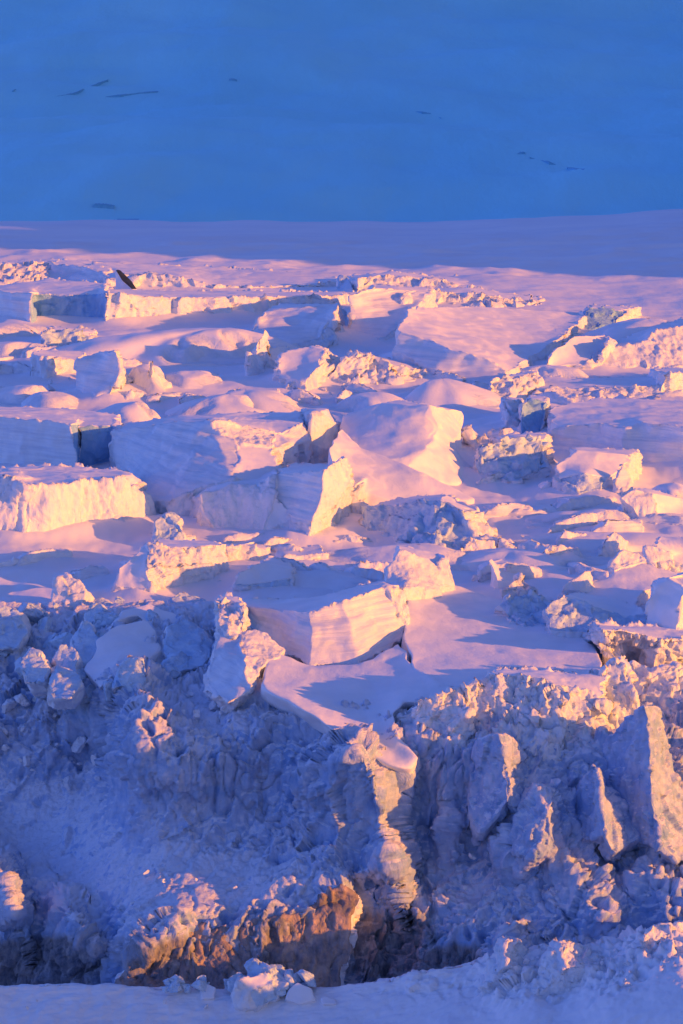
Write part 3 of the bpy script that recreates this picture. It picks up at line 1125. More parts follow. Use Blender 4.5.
mound('snow_drift', 'pink slab of drift left of the hump above centre', 'snow drift', 374, 408, 38, 7, 22, (-.1, 0.2))
block('ice_lump', 'small crumbly rim right of the pink hump', 'ice lump',
      'a:486,390,400 b:492,379,398 c:520,376,394 d:540,372,390 e:545,382,393 f:516,396,400 g:490,400,401 h:530,370,384',
      'r:abcfg r:cdef s:bcdh', amp=1.2)
# ---- second belt
block(S, 'wide shaded wall with a dark crack at the left edge', 'serac',
      'a:-30,413,463 b:20,418,470 c:74,424,476 d:78,427,468 e:113,425,466 f:122,430,470 g:-30,463,463.5 h:20,468,471 i:74,470,477 j:78,468,468.5 k:113,466,466.5 l:118,474,474 m:118,414,440 n:60,408,436 o:-30,406,438',
      't:abhg t:bcih g:cdji g:dekj g:eflk s:abcdefmno')
block('ice_crack', 'dark crack down the blue part of the wide shaded wall', 'crack',
      'a:76,428,469.5 b:78,428,469 c:79,446,469.5 d:74,463,471 e:72,463,472 f:77,446,471',
      'd:abcdef', rnd_it=0, amp=.1)
mound('snow_drift', 'smooth drift on the top of the bright wavy wall at left', 'snow drift', 62, 482, 60, 8, 19, (0.15, 0.2))
block(S, 'bright wavy wall of snow at the left edge', 'serac',
      'a:-30,480,536 b:12,477,540 c:24,484,544 d:38,486,542 e:80,479,536 f:124,477,528 g:138,488,524 h:152,517,522 i:-30,540,540 j:24,545,545 k:80,538,538 l:125,530,530 m:152,524,524 n:130,470,500 o:60,466,504 p:-30,468,506',
      'f:abi f:bcji f:cdj f:dekj f:eflk f:fgml f:ghm s:abcdefgnop', amp=1.6, warp=2.4, rnd_it=3)
block(S, 'great layered slab with a long shaded left front left of centre', 'serac',
      'a:115,432,478 b:160,424,486 c:212,420,496 d:213,432,498 e:240,444,503 f:272,448,500 g:276,434,484 h:300,424,472 i:306,412,462 j:115,476,478 k:116,505,512 l:170,500,522 m:230,478,522 n:280,486,520 o:306,440,476 p:255,412,452 q:180,416,456 r:120,424,450',
      't:abcdlkj t:deml s:efnm f:cdefg t:ghoif s:abcghipqr'.replace('f:cdefg', 'f:cdefgc').replace('cdefgc', 'cdefg').replace('t:ghoif', 't:ghof').replace('s:abcghipqr', 's:abcghipqr t:hio'), rnd_it=3)
block(S, 'tall bright faced block behind the crest left of centre', 'serac',
      'a:308,413,470 b:322,411,470 c:338,426,464 d:352,440,458 e:309,443,472 f:352,450,460 g:330,408,452 h:306,408,454 i:330,449,468',
      'f:abcie f:cdfi s:abcgh'.replace('s:abcgh', 's:abgh s:bcg'), amp=.8)
block(S, 'wave shaped snow block with a bright scooped front at centre left', 'serac',
      'a:202,496,530 b:232,484,528 c:262,486,530 d:268,478,528 e:278,473,530 f:276,495,534 g:296,520,537 h:260,534,536 i:215,530,533 j:203,512,531 k:270,468,505 l:220,474,505 m:184,498,515',
      'f:abcfhij s:fgh r:cdef s:abcdelkm'.replace('s:abcdelkm', 's:abcdekl s:alm'), rnd_it=4)
block(S, 'striped shaded block with a bright right ridge at centre', 'serac',
      'a:278,474,530 b:300,472,533 c:324,470,539 d:323,490,541 e:310,522,543 f:278,506,534 g:296,520,539 h:345,455,508 i:350,485,522 j:318,520,540 k:330,464,500 l:290,464,505',
      't:abcdegf f:cdejih s:abchkl'.replace('f:cdejih', 'f:chijed'), rnd_it=3)
block('ice_fin', 'small jagged lit fin beside the dark hole at centre left', 'ice fin',
      'a:190,492,520 b:172,508,522 c:178,518,524 d:188,522,524 e:199,499,516 f:184,497,521',
      'r:afbcde')
block('ice_lump', 'round blue ice lump at the dark hole at centre left', 'ice lump',
      'a:153,520,545 b:165,514,543 c:180,522,545 d:186,540,548 e:170,550,551 f:152,545,549 g:176,512,530',
      'b:abcdef b:bcg', rnd_it=3)
mound('ice_lump', 'rounded pale lump right of the bright wavy wall', 'ice lump', 143, 499, 9, 4, 14, (0, 0.2))
block(S, 'squat block with a lit ragged top left of centre', 'serac',
      'a:118,570,590 b:146,545,582 c:165,546,582 d:196,547,580 e:224,545,572 f:222,566,576 g:150,568,592 h:116,586,592 i:150,588,594 j:222,576,577 k:210,540,560 l:160,540,566 m:118,560,580',
      'r:bcdefg r:gfji s:abgih s:abm r:bcdekl'.replace(' s:abm', '').replace('r:bcdekl', 's:bcdekl'))
block('ice_block', 'low slab with a thin lit top edge below the wave shaped block', 'ice block',
      'a:240,572,590 b:262,562,585 c:291,570,585 d:289,579,589 e:236,586,592 f:285,587,590 g:270,556,574 h:292,566,578',
      's:abcde b:edf s:bcgh'.replace('s:bcgh', 's:bchg'))
block(S, 'dark topped dome with a bright blade of snow right of centre', 'serac',
      'a:342,416,462 b:380,404,462 c:428,405,468 d:438,430,472 e:448,445,474 f:424,450,486 g:462,460,474 h:479,473,475 i:460,482,487 j:380,462,492 k:352,452,486 l:342,440,470 m:460,432,456 n:462,412,440 o:400,400,430 p:400,478,496',
      's:abcdfjkl s:defi s:ehgi s:cdemn s:abcno s:jfip r:egm'.replace(' s:defi', ' s:def s:efi').replace(' s:ehgi', ' s:ehi s:egh').replace(' r:egm', ''), rnd_it=2)
block('snow_ramp', 'sunny pink ramp of snow sweeping down right of centre', 'snow ramp',
      'a:340,428,474 b:362,447,484 c:420,470,496 d:452,486,500 e:474,499,503 f:440,503,508 g:400,503,512 h:364,492,512 i:360,480,510 j:342,496,516 k:330,450,500',
      's:abcdefghijk', rnd_it=5)
block('ice_lump', 'narrow grey block under the sunny ramp', 'ice lump',
      'a:350,486,516 b:362,482,514 c:359,500,518 d:374,508,518 e:388,508,517 f:380,512,519 g:354,506,520',
      'r:abcdefg')
block(S, 'blue cracked ice wall under the sunny ramp with a bright right lump', 'serac',
      'a:360,508,528 b:400,505,533 c:440,500,540 d:462,510,545 e:482,512,538 f:494,530,536 g:478,540,549 h:430,546,551 i:370,538,536 j:446,494,522 k:400,498,520 l:490,516,526',
      'b:abchi s:cdgh r:defg s:abcjk s:cdelj'.replace('s:cdgh', 'b:cdgh'), amp=1.5)
block('ice_lump', 'ragged bright rim on the gully right of centre', 'ice lump',
      'a:470,428,452 b:474,442,454 c:482,446,455 d:510,436,451 e:508,432,450 f:480,438,450 g:472,424,448 h:500,428,440',
      'r:gabcdef s:gfeh'.replace('s:gfeh', 's:feh'), amp=1.3)
block(S, 'crumbled blue head wall of the gully right of centre', 'serac',
      'a:478,448,478 b:500,440,476 c:515,436,472 d:545,440,470 e:540,470,478 f:512,480,486 g:480,474,482 h:545,432,458 i:500,434,460',
      'b:abcdefg s:bcdhi', amp=1.8)
block(S, 'block with a deep blue right side at the slot below the thin shelf', 'serac',
      'a:505,402,424 b:521,402,424 c:520,424,430 d:514,438,438 e:505,440,440 f:522,398,412 g:508,397,412',
      'r:abcde s:abfg')
block(S, 'deep blue back wall of the slot below the thin shelf', 'serac',
      'a:521,404,436 b:530,400,432 c:546,402,432 d:540,436,438 e:520,438,440 f:546,396,420 g:530,395,420',
      'g:abcde s:bcfg')
block(S, 'long shaded shelf with a smooth top at the right edge', 'serac',
      'a:556,426,452 b:600,424,456 c:625,427,462 d:640,422,460 e:720,430,472 f:720,470,473 g:625,462,465 h:600,456,459 i:552,450,454 j:720,402,420 k:600,398,420 l:550,408,434',
      't:abhi t:bcgh t:cdefg s:abcdejkl')
block('ice_crack', 'dark slit in the long shaded shelf at the right edge', 'crack',
      'a:672,434,465.5 b:674,434,465.5 c:672,449,466 d:670,449,466',
      'd:abcd', rnd_it=0, amp=.1)
block(S, 'slab with a pink top and shaded rounded front on the right', 'serac',
      'a:557,466,492 b:575,450,486 c:632,456,484 d:628,462,486 e:606,478,495 f:586,474,497 g:560,478,494 h:580,494,498 i:604,488,497 j:625,482,490 k:575,447,470 l:640,450,468',
      's:abcdefg r:gfeihg t:edji s:bcdlk'.replace('r:gfeihg', 'b:gfeih').replace('s:bcdlk', 's:bclk'), rnd_it=3)
block('ice_fin', 'thin bright blade leaning on the pink topped slab at right', 'ice fin',
      'a:614,484,497 b:620,464,495 c:629,477,495 d:624,488,497',
      't:abcd')
block(S, 'wedge with a bright left face in the snow at right', 'serac',
      'a:622,497,520 b:634,490,519 c:648,492,518 d:656,502,519 e:660,519,521 f:645,520,522 g:688,500,508 h:690,515,516 i:640,488,508',
      'f:abcdef s:cdehg s:bcgi'.replace('s:bcgi', 's:bci s:cgi'))
mound('snow_dome', 'lit hump at the right edge above the bright wedge', 'snow dome', 680, 500, 30, 6, 24, (0.0, 0.2))
mound('snow_drift', 'faint striped drift left of the bright wedge', 'snow drift', 598, 522, 60, 7, 16, (0.2, 0.2))
mound('snow_drift', 'flat shaded drift under the bright wedge', 'snow drift', 610, 542, 90, 7, 12, (0.0, 0.3))
# ---- third belt
block(S, 'low block with a lit corner at the right edge', 'serac',
      'a:646,546,574 b:655,545,574 c:670,555,574 d:668,560,575 e:650,562,577 f:720,540,560 g:720,575,576 h:660,536,556',
      'f:abcde s:bcdgfh', rnd_it=3)
block('snow_ramp', 'pink ramp with a small bright peak at right', 'snow ramp',
      'a:610,565,592 b:622,551,588 c:636,553,586 d:648,562,588 e:688,576,592 f:645,592,606 g:628,612,616 h:590,600,608 i:562,592,602 j:590,585,598 k:612,572,594',
      'f:abcdk s:kdefghij s:akj'.replace(' s:akj', ''), rnd_it=3)
block('ice_fin', 'bright sharp fin left of the pink ramp at right', 'ice fin',
      'a:566,584,603 b:586,570,600 c:592,582,598 d:602,595,602 e:584,594,604 f:565,590,604 g:590,572,592',
      'f:abcdef s:bgc')
block(S, 'shaded underside of the pink ramp with blue slots', 'serac',
      'a:545,610,636 b:562,596,630 c:590,604,632 d:628,617,634 e:648,612,630 f:645,632,640 g:600,634,644 h:550,630,642 i:640,605,618 j:580,592,612',
      'b:abcgh b:cdefg s:bcdeij', amp=.9)
block(S, 'big rounded block with a bright right flank at the right edge', 'serac',
      'a:646,600,640 b:655,586,636 c:672,578,636 d:684,585,640 e:676,610,646 f:674,634,648 g:648,634,642 h:730,580,616 i:730,632,634 j:690,572,610 k:655,580,616',
      's:abcdefg r:defih s:bcdhjk', rnd_it=4)
block('ice_lump', 'bright bent blade of snow above the slope right of centre', 'ice lump',
      'a:489,560,580 b:494,557,578 c:504,570,580 d:520,575,580 e:518,580,583 f:500,580,584 g:492,570,583',
      's:abcdefg', rnd_it=3)
block('ice_lump', 'small lit crusty knob under the bent blade', 'ice lump',
      'a:508,582,600 b:520,576,598 c:532,586,598 d:534,594,601 e:514,602,604 f:506,594,602',
      'r:abcdef', amp=1.5)
block(S, 'blue crumbled trough wall right of the central snow slope', 'serac',
      'a:505,600,622 b:530,592,618 c:552,604,622 d:556,622,630 e:530,628,634 f:506,616,628',
      'b:abcdef', amp=2.0)
mound('snow_drift', 'long shaded drift above the bright peak at centre', 'snow drift', 410, 556, 84, 9, 14, (0.1, 0.2))
mound('snow_drift', 'shaded drift above the flat shelf at centre left', 'snow drift', 320, 582, 70, 9, 14, (0.1, 0.3))
mound('snow_drift', 'shaded drift right of the gully', 'snow drift', 540, 560, 70, 9, 14, (-.1, 0.2))
block(S, 'bright topped peak at the head of the central snow slope', 'serac',
      'a:387,567,610 b:401,550,606 c:420,558,604 d:438,566,600 e:445,558,599 f:452,562,598 g:452,585,602 h:430,590,613 i:405,588,622 j:388,585,614 k:440,552,584 l:400,546,584',
      'f:abcdhij f:defgh s:abcdkl s:defk', amp=.8)
block('snow_ramp', 'broad pink snow slope at the heart of the icefall', 'snow ramp',
      'a:405,586,608 b:430,588,602 c:452,583,595 d:500,600,609 e:540,618,624 f:568,628,632 g:600,650,656 h:602,676,686 i:580,690,698 j:520,676,693 k:470,688,704 l:440,684,700 m:415,668,684 n:404,640,657 o:408,610,632',
      's:abcdefghijklmno', rnd_it=6, amp=.6, cliff=9, sink=False)
block(S, 'big layered wall with bright right half at centre left', 'serac',
      'a:245,606,634 b:280,610,645 c:308,613,656 d:345,600,650 e:385,587,640 f:400,590,636 g:410,618,642 h:402,640,646 i:360,664,668 j:310,664,670 k:262,642,644 l:275,600,622 m:230,598,626 n:385,580,610 o:404,584,606 p:308,598,628',
      't:abcjk t:cdij t:dehi r:efgh s:abcplm s:cdeonp', amp=.9, cliff=9, sink=False)
block('ice_tower', 'orange lit column of ice at the left end of the layered wall', 'ice tower',
      'a:217,600,650 b:232,600,648 c:244,604,652 d:246,618,660 e:240,634,664 f:230,640,668 g:220,625,662 h:238,596,636 i:218,596,638',
      'r:abcdefg s:abchi', amp=1.2, cliff=9, sink=False)
block('ice_tower', 'fluted grey buttress below the orange lit column', 'ice tower',
      'a:240,634,664 b:255,630,660 c:285,650,664 d:264,668,686 e:250,690,700 f:244,670,692 g:216,640,668 h:205,690,690 i:232,700,706 j:228,610,654 k:222,604,652',
      'f:abcdef t:jagk t:afeihg', rnd_it=3, cliff=9, sink=False, amp=1.0)
block('snow_ramp', 'pink snow apron under the layered wall running out into a curved hanging tongue', 'snow ramp',
      'a:262,648,668 b:310,664,674 c:360,664,676 d:398,642,657 e:412,662,678 f:436,680,697 g:462,688,703 h:440,702,713 i:408,702,713 j:394,712,720 k:398,736,733 l:421,756,741 m:412,769,745 n:385,763,744 o:355,746,738 p:322,722,728 q:292,704,716 r:262,690,704',
      's:abcdefghijklmnopqr', rnd_it=14, cliff=9, sink=False, warp=1.6, amp=1.2)
block(S, 'lit rough cliff edge under the pink apron right of the cleft', 'serac',
      'a:396,722,734 b:420,700,726 c:460,690,722 d:466,712,732 e:478,740,744 f:470,752,750 g:440,748,748 h:410,744,744',
      'r:abcdefgh', amp=1.5, cliff=9)
block(S, 'wide honeycombed cliff of lit ice below the broad snow slope', 'serac',
      'a:460,692,724 b:490,676,720 c:520,674,720 d:556,684,726 e:585,690,722 f:600,700,726 g:612,730,738 h:596,752,746 i:560,762,752 j:520,748,748 k:484,748,748 l:464,724,738 m:605,676,706 n:560,672,704 o:500,668,704',
      'r:abcjkl r:cdij r:defghi s:bcdefmno', amp=1.9, cliff=9)
block(S, 'rounded ice buttress with a lit edge right of the honeycombed cliff', 'serac',
      'a:602,672,706 b:616,660,704 c:630,672,706 d:637,690,712 e:640,730,732 f:622,740,738 g:604,720,730 h:624,656,690',
      'r:abcdefg s:bch', rnd_it=2, cliff=9, amp=1.3)
block(S, 'lit broken cliff top at the right edge above the tall pinnacle', 'serac',
      'a:600,630,668 b:640,634,664 c:662,640,664 d:720,634,656 e:720,660,668 f:680,660,670 g:655,670,678 h:632,660,676 i:612,664,676 j:720,626,640 k:640,626,646 l:596,624,650',
      'r:abhi r:bcgh r:cdefg s:abcdjkl', amp=1.7, cliff=9)
block(S, 'shaded blue grey face under the broken cliff top at the right edge', 'serac',
      'a:630,662,680 b:660,668,682 c:720,660,674 d:720,720,712 e:650,716,716 f:626,700,704',
      'r:abcdef', amp=1.2, cliff=9)
# ---- pinnacles on the front
block('ice_pinnacle', 'tallest pinnacle with a shaded left face at the right edge', 'ice pinnacle',
      'a:606,740,737 b:628,716,745 c:645,706,753 d:648,740,757 e:652,790,765 f:660,846,773 g:620,840,755 h:598,780,741 i:658,706,747 j:668,750,747 k:684,800,753 l:692,850,763 m:676,862,773',
      'c:abcdefgh c:cijd c:djke c:eklmf', cliff=8, sink=False, amp=.75, warp=1.0, rnd_it=1)
block('ice_pinnacle', 'shorter twin pinnacle left of the tallest one', 'ice pinnacle',
      'a:572,810,749 b:584,780,751 c:594,764,757 d:598,780,761 e:604,834,773 f:582,840,763 g:606,785,753 h:628,800,751 i:640,838,763 j:612,852,773',
      'c:abcdef c:cgd c:dghije', cliff=8, sink=False, amp=.7, warp=1.0, rnd_it=1)
block('ice_tower', 'blunt grey pillar with lit right flank standing before the cliff', 'ice tower',
      'a:474,745,739 b:484,738,742 c:500,734,747 d:504,770,751 e:508,802,757 f:480,834,755 g:470,800,745 h:512,738,741 i:530,770,741 j:536,796,747 k:522,818,755',
      'c:abcdefg c:chid c:dijke', cliff=8, sink=False, amp=.8, warp=.8, rnd_it=1)
block('ice_lump', 'orange lit crumbly boss on the cliff between pillar and twin pinnacle', 'ice lump',
      'a:520,800,752 b:535,786,754 c:558,784,752 d:573,792,748 e:572,818,754 f:556,850,768 g:530,860,770 h:512,850,764 i:546,812,766',
      'c:abi c:bci c:cdi c:dei c:efi c:fgi c:ghi c:hai', cliff=8, sink=False, amp=1.1)
# ---- tumbled boulders on the left
IB = 'ice_boulder'
block(IB, 'knobbly upright boulder like a head in the shaded rubble at left', 'ice boulder',
      'a:50,590,603 b:56,578,603 c:70,576,603 d:84,584,603 e:86,602,607 f:78,616,609 g:52,616,609 h:66,572,593',
      'r:abcdefg s:bch', rnd_it=4, cliff=9, sink=False, amp=.6, warp=1.8)
block(IB, 'long smooth sided boulder with deep blue flank in the left rubble', 'ice boulder',
      'a:72,635,639 b:80,618,635 c:92,622,635 d:99,636,641 e:92,656,649 f:76,668,655',
      'b:abcdef', rnd_it=4, cliff=9, sink=False, amp=.6, warp=1.8)
block(IB, 'largest domed boulder under an overhanging snow lip at left', 'ice boulder',
      'a:84,668,659 b:100,640,647 c:116,626,641 d:140,620,637 e:152,630,641 f:158,648,651 g:150,662,659 h:120,668,667 i:96,686,673',
      's:abcdefgh b:ahgfi'.replace('b:ahgfi', 's:ahi'), rnd_it=4, cliff=9, sink=False, amp=.6, warp=1.8)
block(IB, 'curved snow lip arching over the largest boulder at left', 'ice boulder',
      'a:102,630,631 b:120,610,623 c:150,604,619 d:176,612,621 e:186,628,627 f:176,648,639 g:160,650,643 h:152,628,631 i:138,616,627 j:116,622,631 k:106,640,637',
      's:abcdefghijk', rnd_it=4, cliff=9, sink=False, amp=.6, warp=1.8)
block(IB, 'smooth round boulder pressed against the grey buttress at left', 'ice boulder',
      'a:160,650,651 b:168,628,643 c:186,618,637 d:204,630,641 e:214,645,647 f:204,664,659 g:176,672,663',
      'b:abcdefg', rnd_it=5, cliff=9, sink=False, amp=.6, warp=1.8)
block(IB, 'pale slab boulder behind the snow lip at left', 'ice boulder',
      'a:170,600,603 b:180,592,599 c:205,600,599 d:216,618,609 e:200,626,615 f:178,616,611',
      'b:abcdef', rnd_it=4, cliff=9, sink=False, amp=.6, warp=1.8)
block(IB, 'blue wedge in the gap beside the head shaped boulder', 'ice boulder',
      'a:86,606,607 b:100,600,603 c:116,606,605 d:112,622,615 e:96,626,619',
      'b:abcde', rnd_it=3, cliff=9, sink=False, amp=.6, warp=1.8)
block(IB, 'pale finger of ice standing on the shaded ridge at left', 'ice boulder',
      'a:114,680,673 b:116,666,671 c:122,664,671 d:126,670,673 e:126,686,677 f:116,690,679',
      'b:abcdef', rnd_it=3, cliff=9, sink=False, amp=.6, warp=1.8)
block(IB, 'rounded boulder at the foot of the deep blue flank at left', 'ice boulder',
      'a:50,660,655 b:58,644,651 c:72,646,651 d:78,660,657 e:74,678,665 f:54,680,665',
      'b:abcdef', rnd_it=4, cliff=9, sink=False, amp=.6, warp=1.8)
block(IB, 'dark bellied boulder low in the left rubble', 'ice boulder',
      'a:46,680,669 b:56,664,665 c:74,668,665 d:82,684,673 e:70,698,681 f:50,698,679',
      'b:abcdef', rnd_it=4, cliff=9, sink=False, amp=.6, warp=1.8)
block(IB, 'boulder at the left edge of the shaded rubble below the flat snow', 'ice boulder',
      'a:-30,616,625 b:4,606,621 c:22,612,621 d:30,628,627 e:16,646,637 f:-30,650,637',
      'b:abcdef', rnd_it=4, cliff=9, sink=False, amp=.6, warp=1.8)
block(IB, 'cracked round boulder near the left edge', 'ice boulder',
      'a:22,664,659 b:30,648,655 c:42,650,655 d:48,664,661 e:42,684,669 f:26,684,669',
      'b:abcdef', rnd_it=3, cliff=9, sink=False, amp=.6, warp=1.8)
# ---- blocks on the near snow bank
block('ice_block', 'largest blue white block lying on the near snow bank', 'ice block',
      'a:236,988,793 b:242,978,792 c:262,972,791 d:274,980,792 e:276,1000,795 f:258,1008,797 g:238,1006,797 h:252,990,795 i:268,973,788',
      'r:abh r:ahgb s:bchd b:hdef r:hfg'.replace('r:abh r:ahgb', 'r:abhg').replace('s:bchd', 's:bcdh'), rnd_it=1, cliff=3, sink=False)
block('ice_block', 'rounded block right of the largest one on the near snow bank', 'ice block',
      'a:288,990,794 b:296,983,793 c:308,988,794 d:314,1000,796 e:300,1004,798 f:286,1000,797',
      's:abcdef', rnd_it=2, cliff=3, sink=False)
block('ice_block', 'small block left of the largest one on the near snow bank', 'ice block',
      'a:200,990,789 b:205,984,788 c:213,988,789 d:212,999,792 e:202,1000,792',
      's:abcde', rnd_it=2, cliff=3, sink=False)
block('ice_block', 'flat broken block beside the orange wall foot on the near snow bank', 'ice block',
      'a:160,992,786 b:168,986,785 c:184,986,785 d:188,996,788 e:166,999,789',
      's:abcde', rnd_it=2, cliff=3, sink=False)
block('ice_block', 'little pale lump near the rounded block on the near snow bank', 'ice block',
      'a:319,998,796 b:324,995,795 c:333,997,795 d:335,1003,798 e:322,1005,799',
      's:abcde', rnd_it=2, cliff=3, sink=False)
block('ice_bluff', 'orange lit wall of dark grooved ice above the near snow bank', 'ice bluff',
      'a:112,988,776 b:150,955,768 c:192,922,764 d:215,930,768 e:245,928,767 f:275,915,765 g:305,912,763 h:326,896,764 i:342,884,761 j:354,898,761 k:350,930,768 l:334,1000,776 m:240,1012,784 n:112,1012,784',
      'k:abcdefghijklmn', cliff=8, sink=False, amp=1.4, warp=2.0, rnd_it=2)
block('ice_lump', 'crumbly lit fin of ice standing on the near snow bank', 'ice lump',
      'a:478,1000,812 b:488,965,806 c:505,938,802 d:516,936,801 e:530,955,800 f:540,985,806 g:510,1000,815 h:508,965,812',
      'r:abch r:cdefh r:fgah', cliff=8, sink=False, amp=1.3)
block('ice_lump', 'rough hump with an orange right flank on the near snow bank', 'ice lump',
      'a:530,1000,822 b:540,960,812 c:556,940,809 d:580,945,805 e:630,962,808 f:668,985,814 g:600,1006,826 h:568,965,820',
      'r:abch r:cdefh r:fgah', cliff=8, sink=False, amp=1.3)
block('ice_lump', 'crumbly lit knob at the right end of the near snow bank', 'ice lump',
      'a:640,960,818 b:648,930,812 c:670,922,808 d:720,920,800 e:720,970,816 f:670,976,822',
      'r:abcdef', cliff=8, sink=False, amp=1.3)
W = wedges
W('small tilted wedge of snow in the shaded ground above the layered wall', 'wedges above the layered wall', 310, 566, 85, 16, 7, 28, 62, 8, 17)
W('small tilted wedge of snow in the hollow right of the bright topped peak', 'wedges right of the bright peak', 545, 560, 75, 22, 9, 26, 56, 8, 18)
W('small tilted wedge of snow under the bright wavy wall', 'wedges under the wavy wall', 70, 568, 70, 12, 4, 30, 56, 6, 13)
W('small tilted wedge of snow around the bright wedge at right', 'wedges around the bright wedge', 590, 520, 85, 16, 7, 28, 60, 8, 16)
W('small tilted wedge of snow between the far pink domes', 'wedges between the far domes', 240, 392, 115, 14, 10, 18, 40, 7, 14)
W('small tilted wedge of snow in the broken ground at the far left', 'wedges at the far left', 60, 366, 65, 12, 6, 18, 36, 7, 13)
W('small tilted wedge of snow below the ragged lit crust', 'wedges below the lit crust', 425, 392, 70, 10, 6, 18, 40, 6, 12)
W('small tilted wedge of snow along the thin lit shelf at right', 'wedges along the thin shelf', 605, 402, 80, 8, 5, 22, 44, 6, 11)
W('small tilted wedge of snow on the gully floor', 'wedges on the gully floor', 515, 475, 45, 22, 7, 20, 40, 7, 14)
W('small tilted wedge of snow in front of the striped block', 'wedges in front of the striped block', 270, 545, 90, 8, 5, 22, 46, 6, 13)
snowfield()
far_cracks(MT)

# ------------------------------------------------------------------ loose rubble
def chunk_mesh(k):
    """angular lump: a ball cut by random planes, roughened"""
    r = np.random.RandomState(100 + k)
    t = (1 + 5 ** 0.5) / 2
    V = np.array([(-1, t, 0), (1, t, 0), (-1, -t, 0), (1, -t, 0), (0, -1, t), (0, 1, t), (0, -1, -t), (0, 1, -t), (t, 0, -1), (t, 0, 1), (-t, 0, -1), (-t, 0, 1)], float)
    V /= np.linalg.norm(V[0])
    T = np.array([(0, 11, 5), (0, 5, 1), (0, 1, 7), (0, 7, 10), (0, 10, 11), (1, 5, 9), (5, 11, 4), (11, 10, 2), (10, 7, 6), (7, 1, 8), (3, 9, 4), (3, 4, 2), (3, 2, 6), (3, 6, 8), (3, 8, 9), (4, 9, 5), (2, 4, 11), (6, 2, 10), (8, 6, 7), (9, 8, 1)])
    V, T, _ = split_long(V, T, np.zeros(len(T)), 0.10)
    V /= np.linalg.norm(V, axis=1)[:, None]
    for _ in range(13):
        n = r.normal(size=3)
        n /= np.linalg.norm(n)
        dd = V @ n - r.uniform(0.28, 0.72)
        V -= np.clip(dd, 0, None)[:, None] * n
    V = smooth(V, T, 1, np.zeros(len(V), bool), 0.4)
    V *= 1.25
    V += vert_normals(V, T) * (0.10 * facets(V * 1.7 + k * 5) + 0.06 * facets(V * 4 + k) + 0.03 * fbm(V * 5 + k, 2))[:, None]
    V *= np.array([1.0, 0.9, 0.8])
    return V, T


CHUNKS = [chunk_mesh(k) for k in range(8)]
CH_OBJ = {}


def rubble(label, group, x, y, rx, ry, n, smin, smax, where, mat='r'):
    for k in range(n):
        for _ in range(20):
            a, b = rnd.uniform(-1, 1), rnd.uniform(-1, 1)
            if a * a + b * b < 1:
                break
        px, py = x + a * rx, y + b * ry
        size = smin + (smax - smin) * rnd.random() ** 2.2
        row = float(CLIFF_ROW([[px, py]])[0]) if where == 'front' else float(FORE_ROW[0]([[px, py]])[0]) if where == 'bank' else py
        p = pt(px, py, row)
        rad = size / (FPX / p[1]) / 2 / 0.75
        key = (k % len(CHUNKS), mat)
        if key not in CH_OBJ:
            V, T = CHUNKS[key[0]]
            o = link_mesh('ice_chunk', V, T, MAT[mat])
            CH_OBJ[key] = o
        else:
            o = CH_OBJ[key].copy()
            col.objects.link(o)
        o.location = p + (np.array([0, -2.2, 0.9 + rad * 0.4]) if where == 'front' else np.array([0, 0, rad * 0.15 if where == 'field' else 0.5 + rad * 0.75]))
        o.rotation_euler = (rnd.uniform(-.5, .5), rnd.uniform(-.5, .5), rnd.uniform(0, 6.28))
        o.scale = (rad * rnd.uniform(.8, 1.2), rad * rnd.uniform(.8, 1.2), rad * rnd.uniform(.8, 1.3))
        tagged(o, label, 'ice chunk', group)


rubble('shaded ice chunk among the tumbled boulders at left', 'chunks among the left boulders', 95, 655, 130, 52, 55, 7, 30, 'front', 'b')
rubble('shaded ice chunk on the slope below the tumbled boulders', 'chunks on the slope under the left boulders', 70, 740, 80, 50, 24, 4, 16, 'front')
rubble('ice chunk in the icy bowl behind the shaded crest', 'chunks in the icy bowl', 212, 712, 30, 26, 10, 4, 11, 'front')
rubble('ice chunk in the gully right of centre', 'chunks in the gully', 512, 468, 34, 18, 12, 4, 12, 'field')
rubble('ice chunk in the trough beside the central snow slope', 'chunks in the trough', 530, 612, 32, 16, 14, 4, 13, 'field')
rubble('ice chunk in the broken ground between the pink domes', 'chunks between the far domes', 310, 385, 60, 12, 14, 3, 9, 'field')
rubble('ice chunk in the broken ground at the far left', 'chunks at the far left', 60, 385, 70, 16, 14, 3, 10, 'field')
rubble('ice chunk beside the dark hole at centre left', 'chunks by the dark hole', 200, 525, 30, 12, 9, 4, 10, 'field')
rubble('crumb of ice on the snow below the lit cliff at right', 'crumbs on the right slope', 560, 880, 110, 50, 16, 3, 9, 'front')
rubble('broken ice chunk heaped around the largest block on the near snow bank', 'chunks heaped on the near bank', 272, 993, 44, 6, 24, 9, 26, 'bank', 'b')
rubble('ice chunk along the left lip of the near snow bank', 'chunks on the left lip of the near bank', 186, 992, 30, 4, 14, 7, 17, 'bank', 'b')
rubble('crumb of ice scattered on the rising right end of the near snow bank', 'crumbs on the right of the near bank', 590, 975, 95, 30, 16, 3, 9, 'bank')
rubble('crumb of ice scattered on the flat left part of the near snow bank', 'crumbs on the left of the near bank', 160, 1008, 160, 10, 8, 2, 6, 'bank')
rubble('loose ice crumb in the snow hollows across the middle of the icefall', 'crumbs across the middle of the icefall', 350, 550, 230, 40, 34, 3, 9, 'field')
rubble('loose ice crumb in the hollows between the far slabs', 'crumbs between the far slabs', 420, 375, 230, 30, 16, 2, 7, 'field')
rubble('crumb of ice on the fan below the shaded wall', 'crumbs on the shaded fan', 190, 880, 120, 30, 8, 3, 7, 'front')

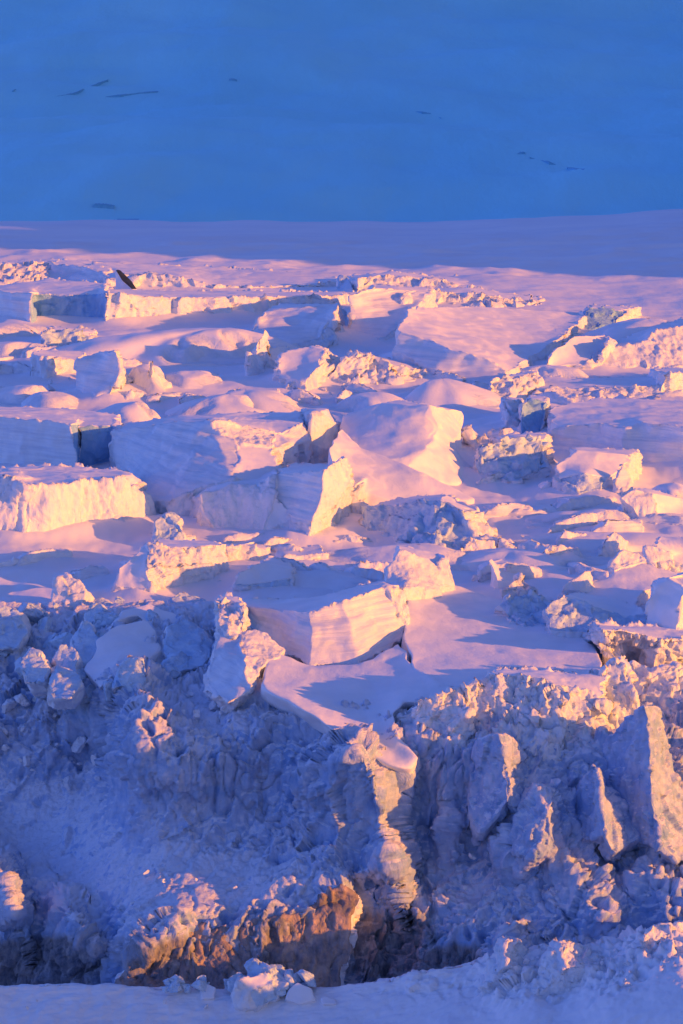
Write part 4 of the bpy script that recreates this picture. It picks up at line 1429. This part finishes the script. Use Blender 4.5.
# ------------------------------------------------------------------ light, camera, render
SKY_BLUE, SKY_WARM = (0.60, 0.60, 1.25), (0.62, 0.38, 0.25)
w = bpy.data.worlds.new('World')
sc.world = w
w.use_nodes = True
nt = w.node_tree
bg = nt.nodes['Background']
sky = nt.nodes.new('ShaderNodeTexSky')
sky.sky_type = 'NISHITA'
sky.sun_disc = False
sky.sun_elevation = SUN_EL
sky.ozone_density = 3.0
sky.dust_density = 0.4
# nishita: rotation 0 puts the sun at +Y, growing clockwise seen from above
sky.sun_rotation = math.pi - SUN_AZ
tint = nt.nodes.new('ShaderNodeMix')
tint.data_type = 'RGBA'
tint.blend_type = 'MULTIPLY'
tint.inputs[0].default_value = 1.0
# the evening sky: blue overhead and behind, a warm glow round the low sun
tc = nt.nodes.new('ShaderNodeTexCoord')
dp = nt.nodes.new('ShaderNodeVectorMath')
dp.operation = 'DOT_PRODUCT'
nt.links.new(tc.outputs['Generated'], dp.inputs[0])
dp.inputs[1].default_value = tuple(SUN)
nt.links.new(mixc(nt, ramp(nt, dp.outputs['Value'], 0.1, 0.95), SKY_BLUE, SKY_WARM), tint.inputs[7])
nt.links.new(sky.outputs[0], tint.inputs[6])
nt.links.new(tint.outputs[2], bg.inputs['Color'])
bg.inputs['Strength'].default_value = 0.15

sd = bpy.data.lights.new('sun', 'SUN')
sd.energy = 3.3
sd.angle = math.radians(0.5)
sd.color = (1.0, 0.335, 0.03)
so = bpy.data.objects.new('sun', sd)
so.rotation_euler = Vector((-SUN[0], -SUN[1], -SUN[2])).to_track_quat('-Z', 'Y').to_euler()
so.location = (300, -300, 400)
col.objects.link(so)

cd = bpy.data.cameras.new('camera')
cd.sensor_fit = 'VERTICAL'
cd.sensor_height = 36.0
cd.lens = 36.0 * FPX / 1024.0
cd.clip_start = 1.0
cd.clip_end = 20000.0
co = bpy.data.objects.new('camera', cd)
co.location = (0, 0, CAM_H)
co.rotation_euler = (math.pi / 2 - PITCH, 0, 0)
col.objects.link(co)
sc.camera = co

sc.view_settings.view_transform = 'Standard'
sc.view_settings.look = 'None'
sc.view_settings.exposure = 0.97
sc.view_settings.gamma = 1.0
sc.cycles.use_denoising = True
sc.cycles.max_bounces = 6
sc.cycles.diffuse_bounces = 4
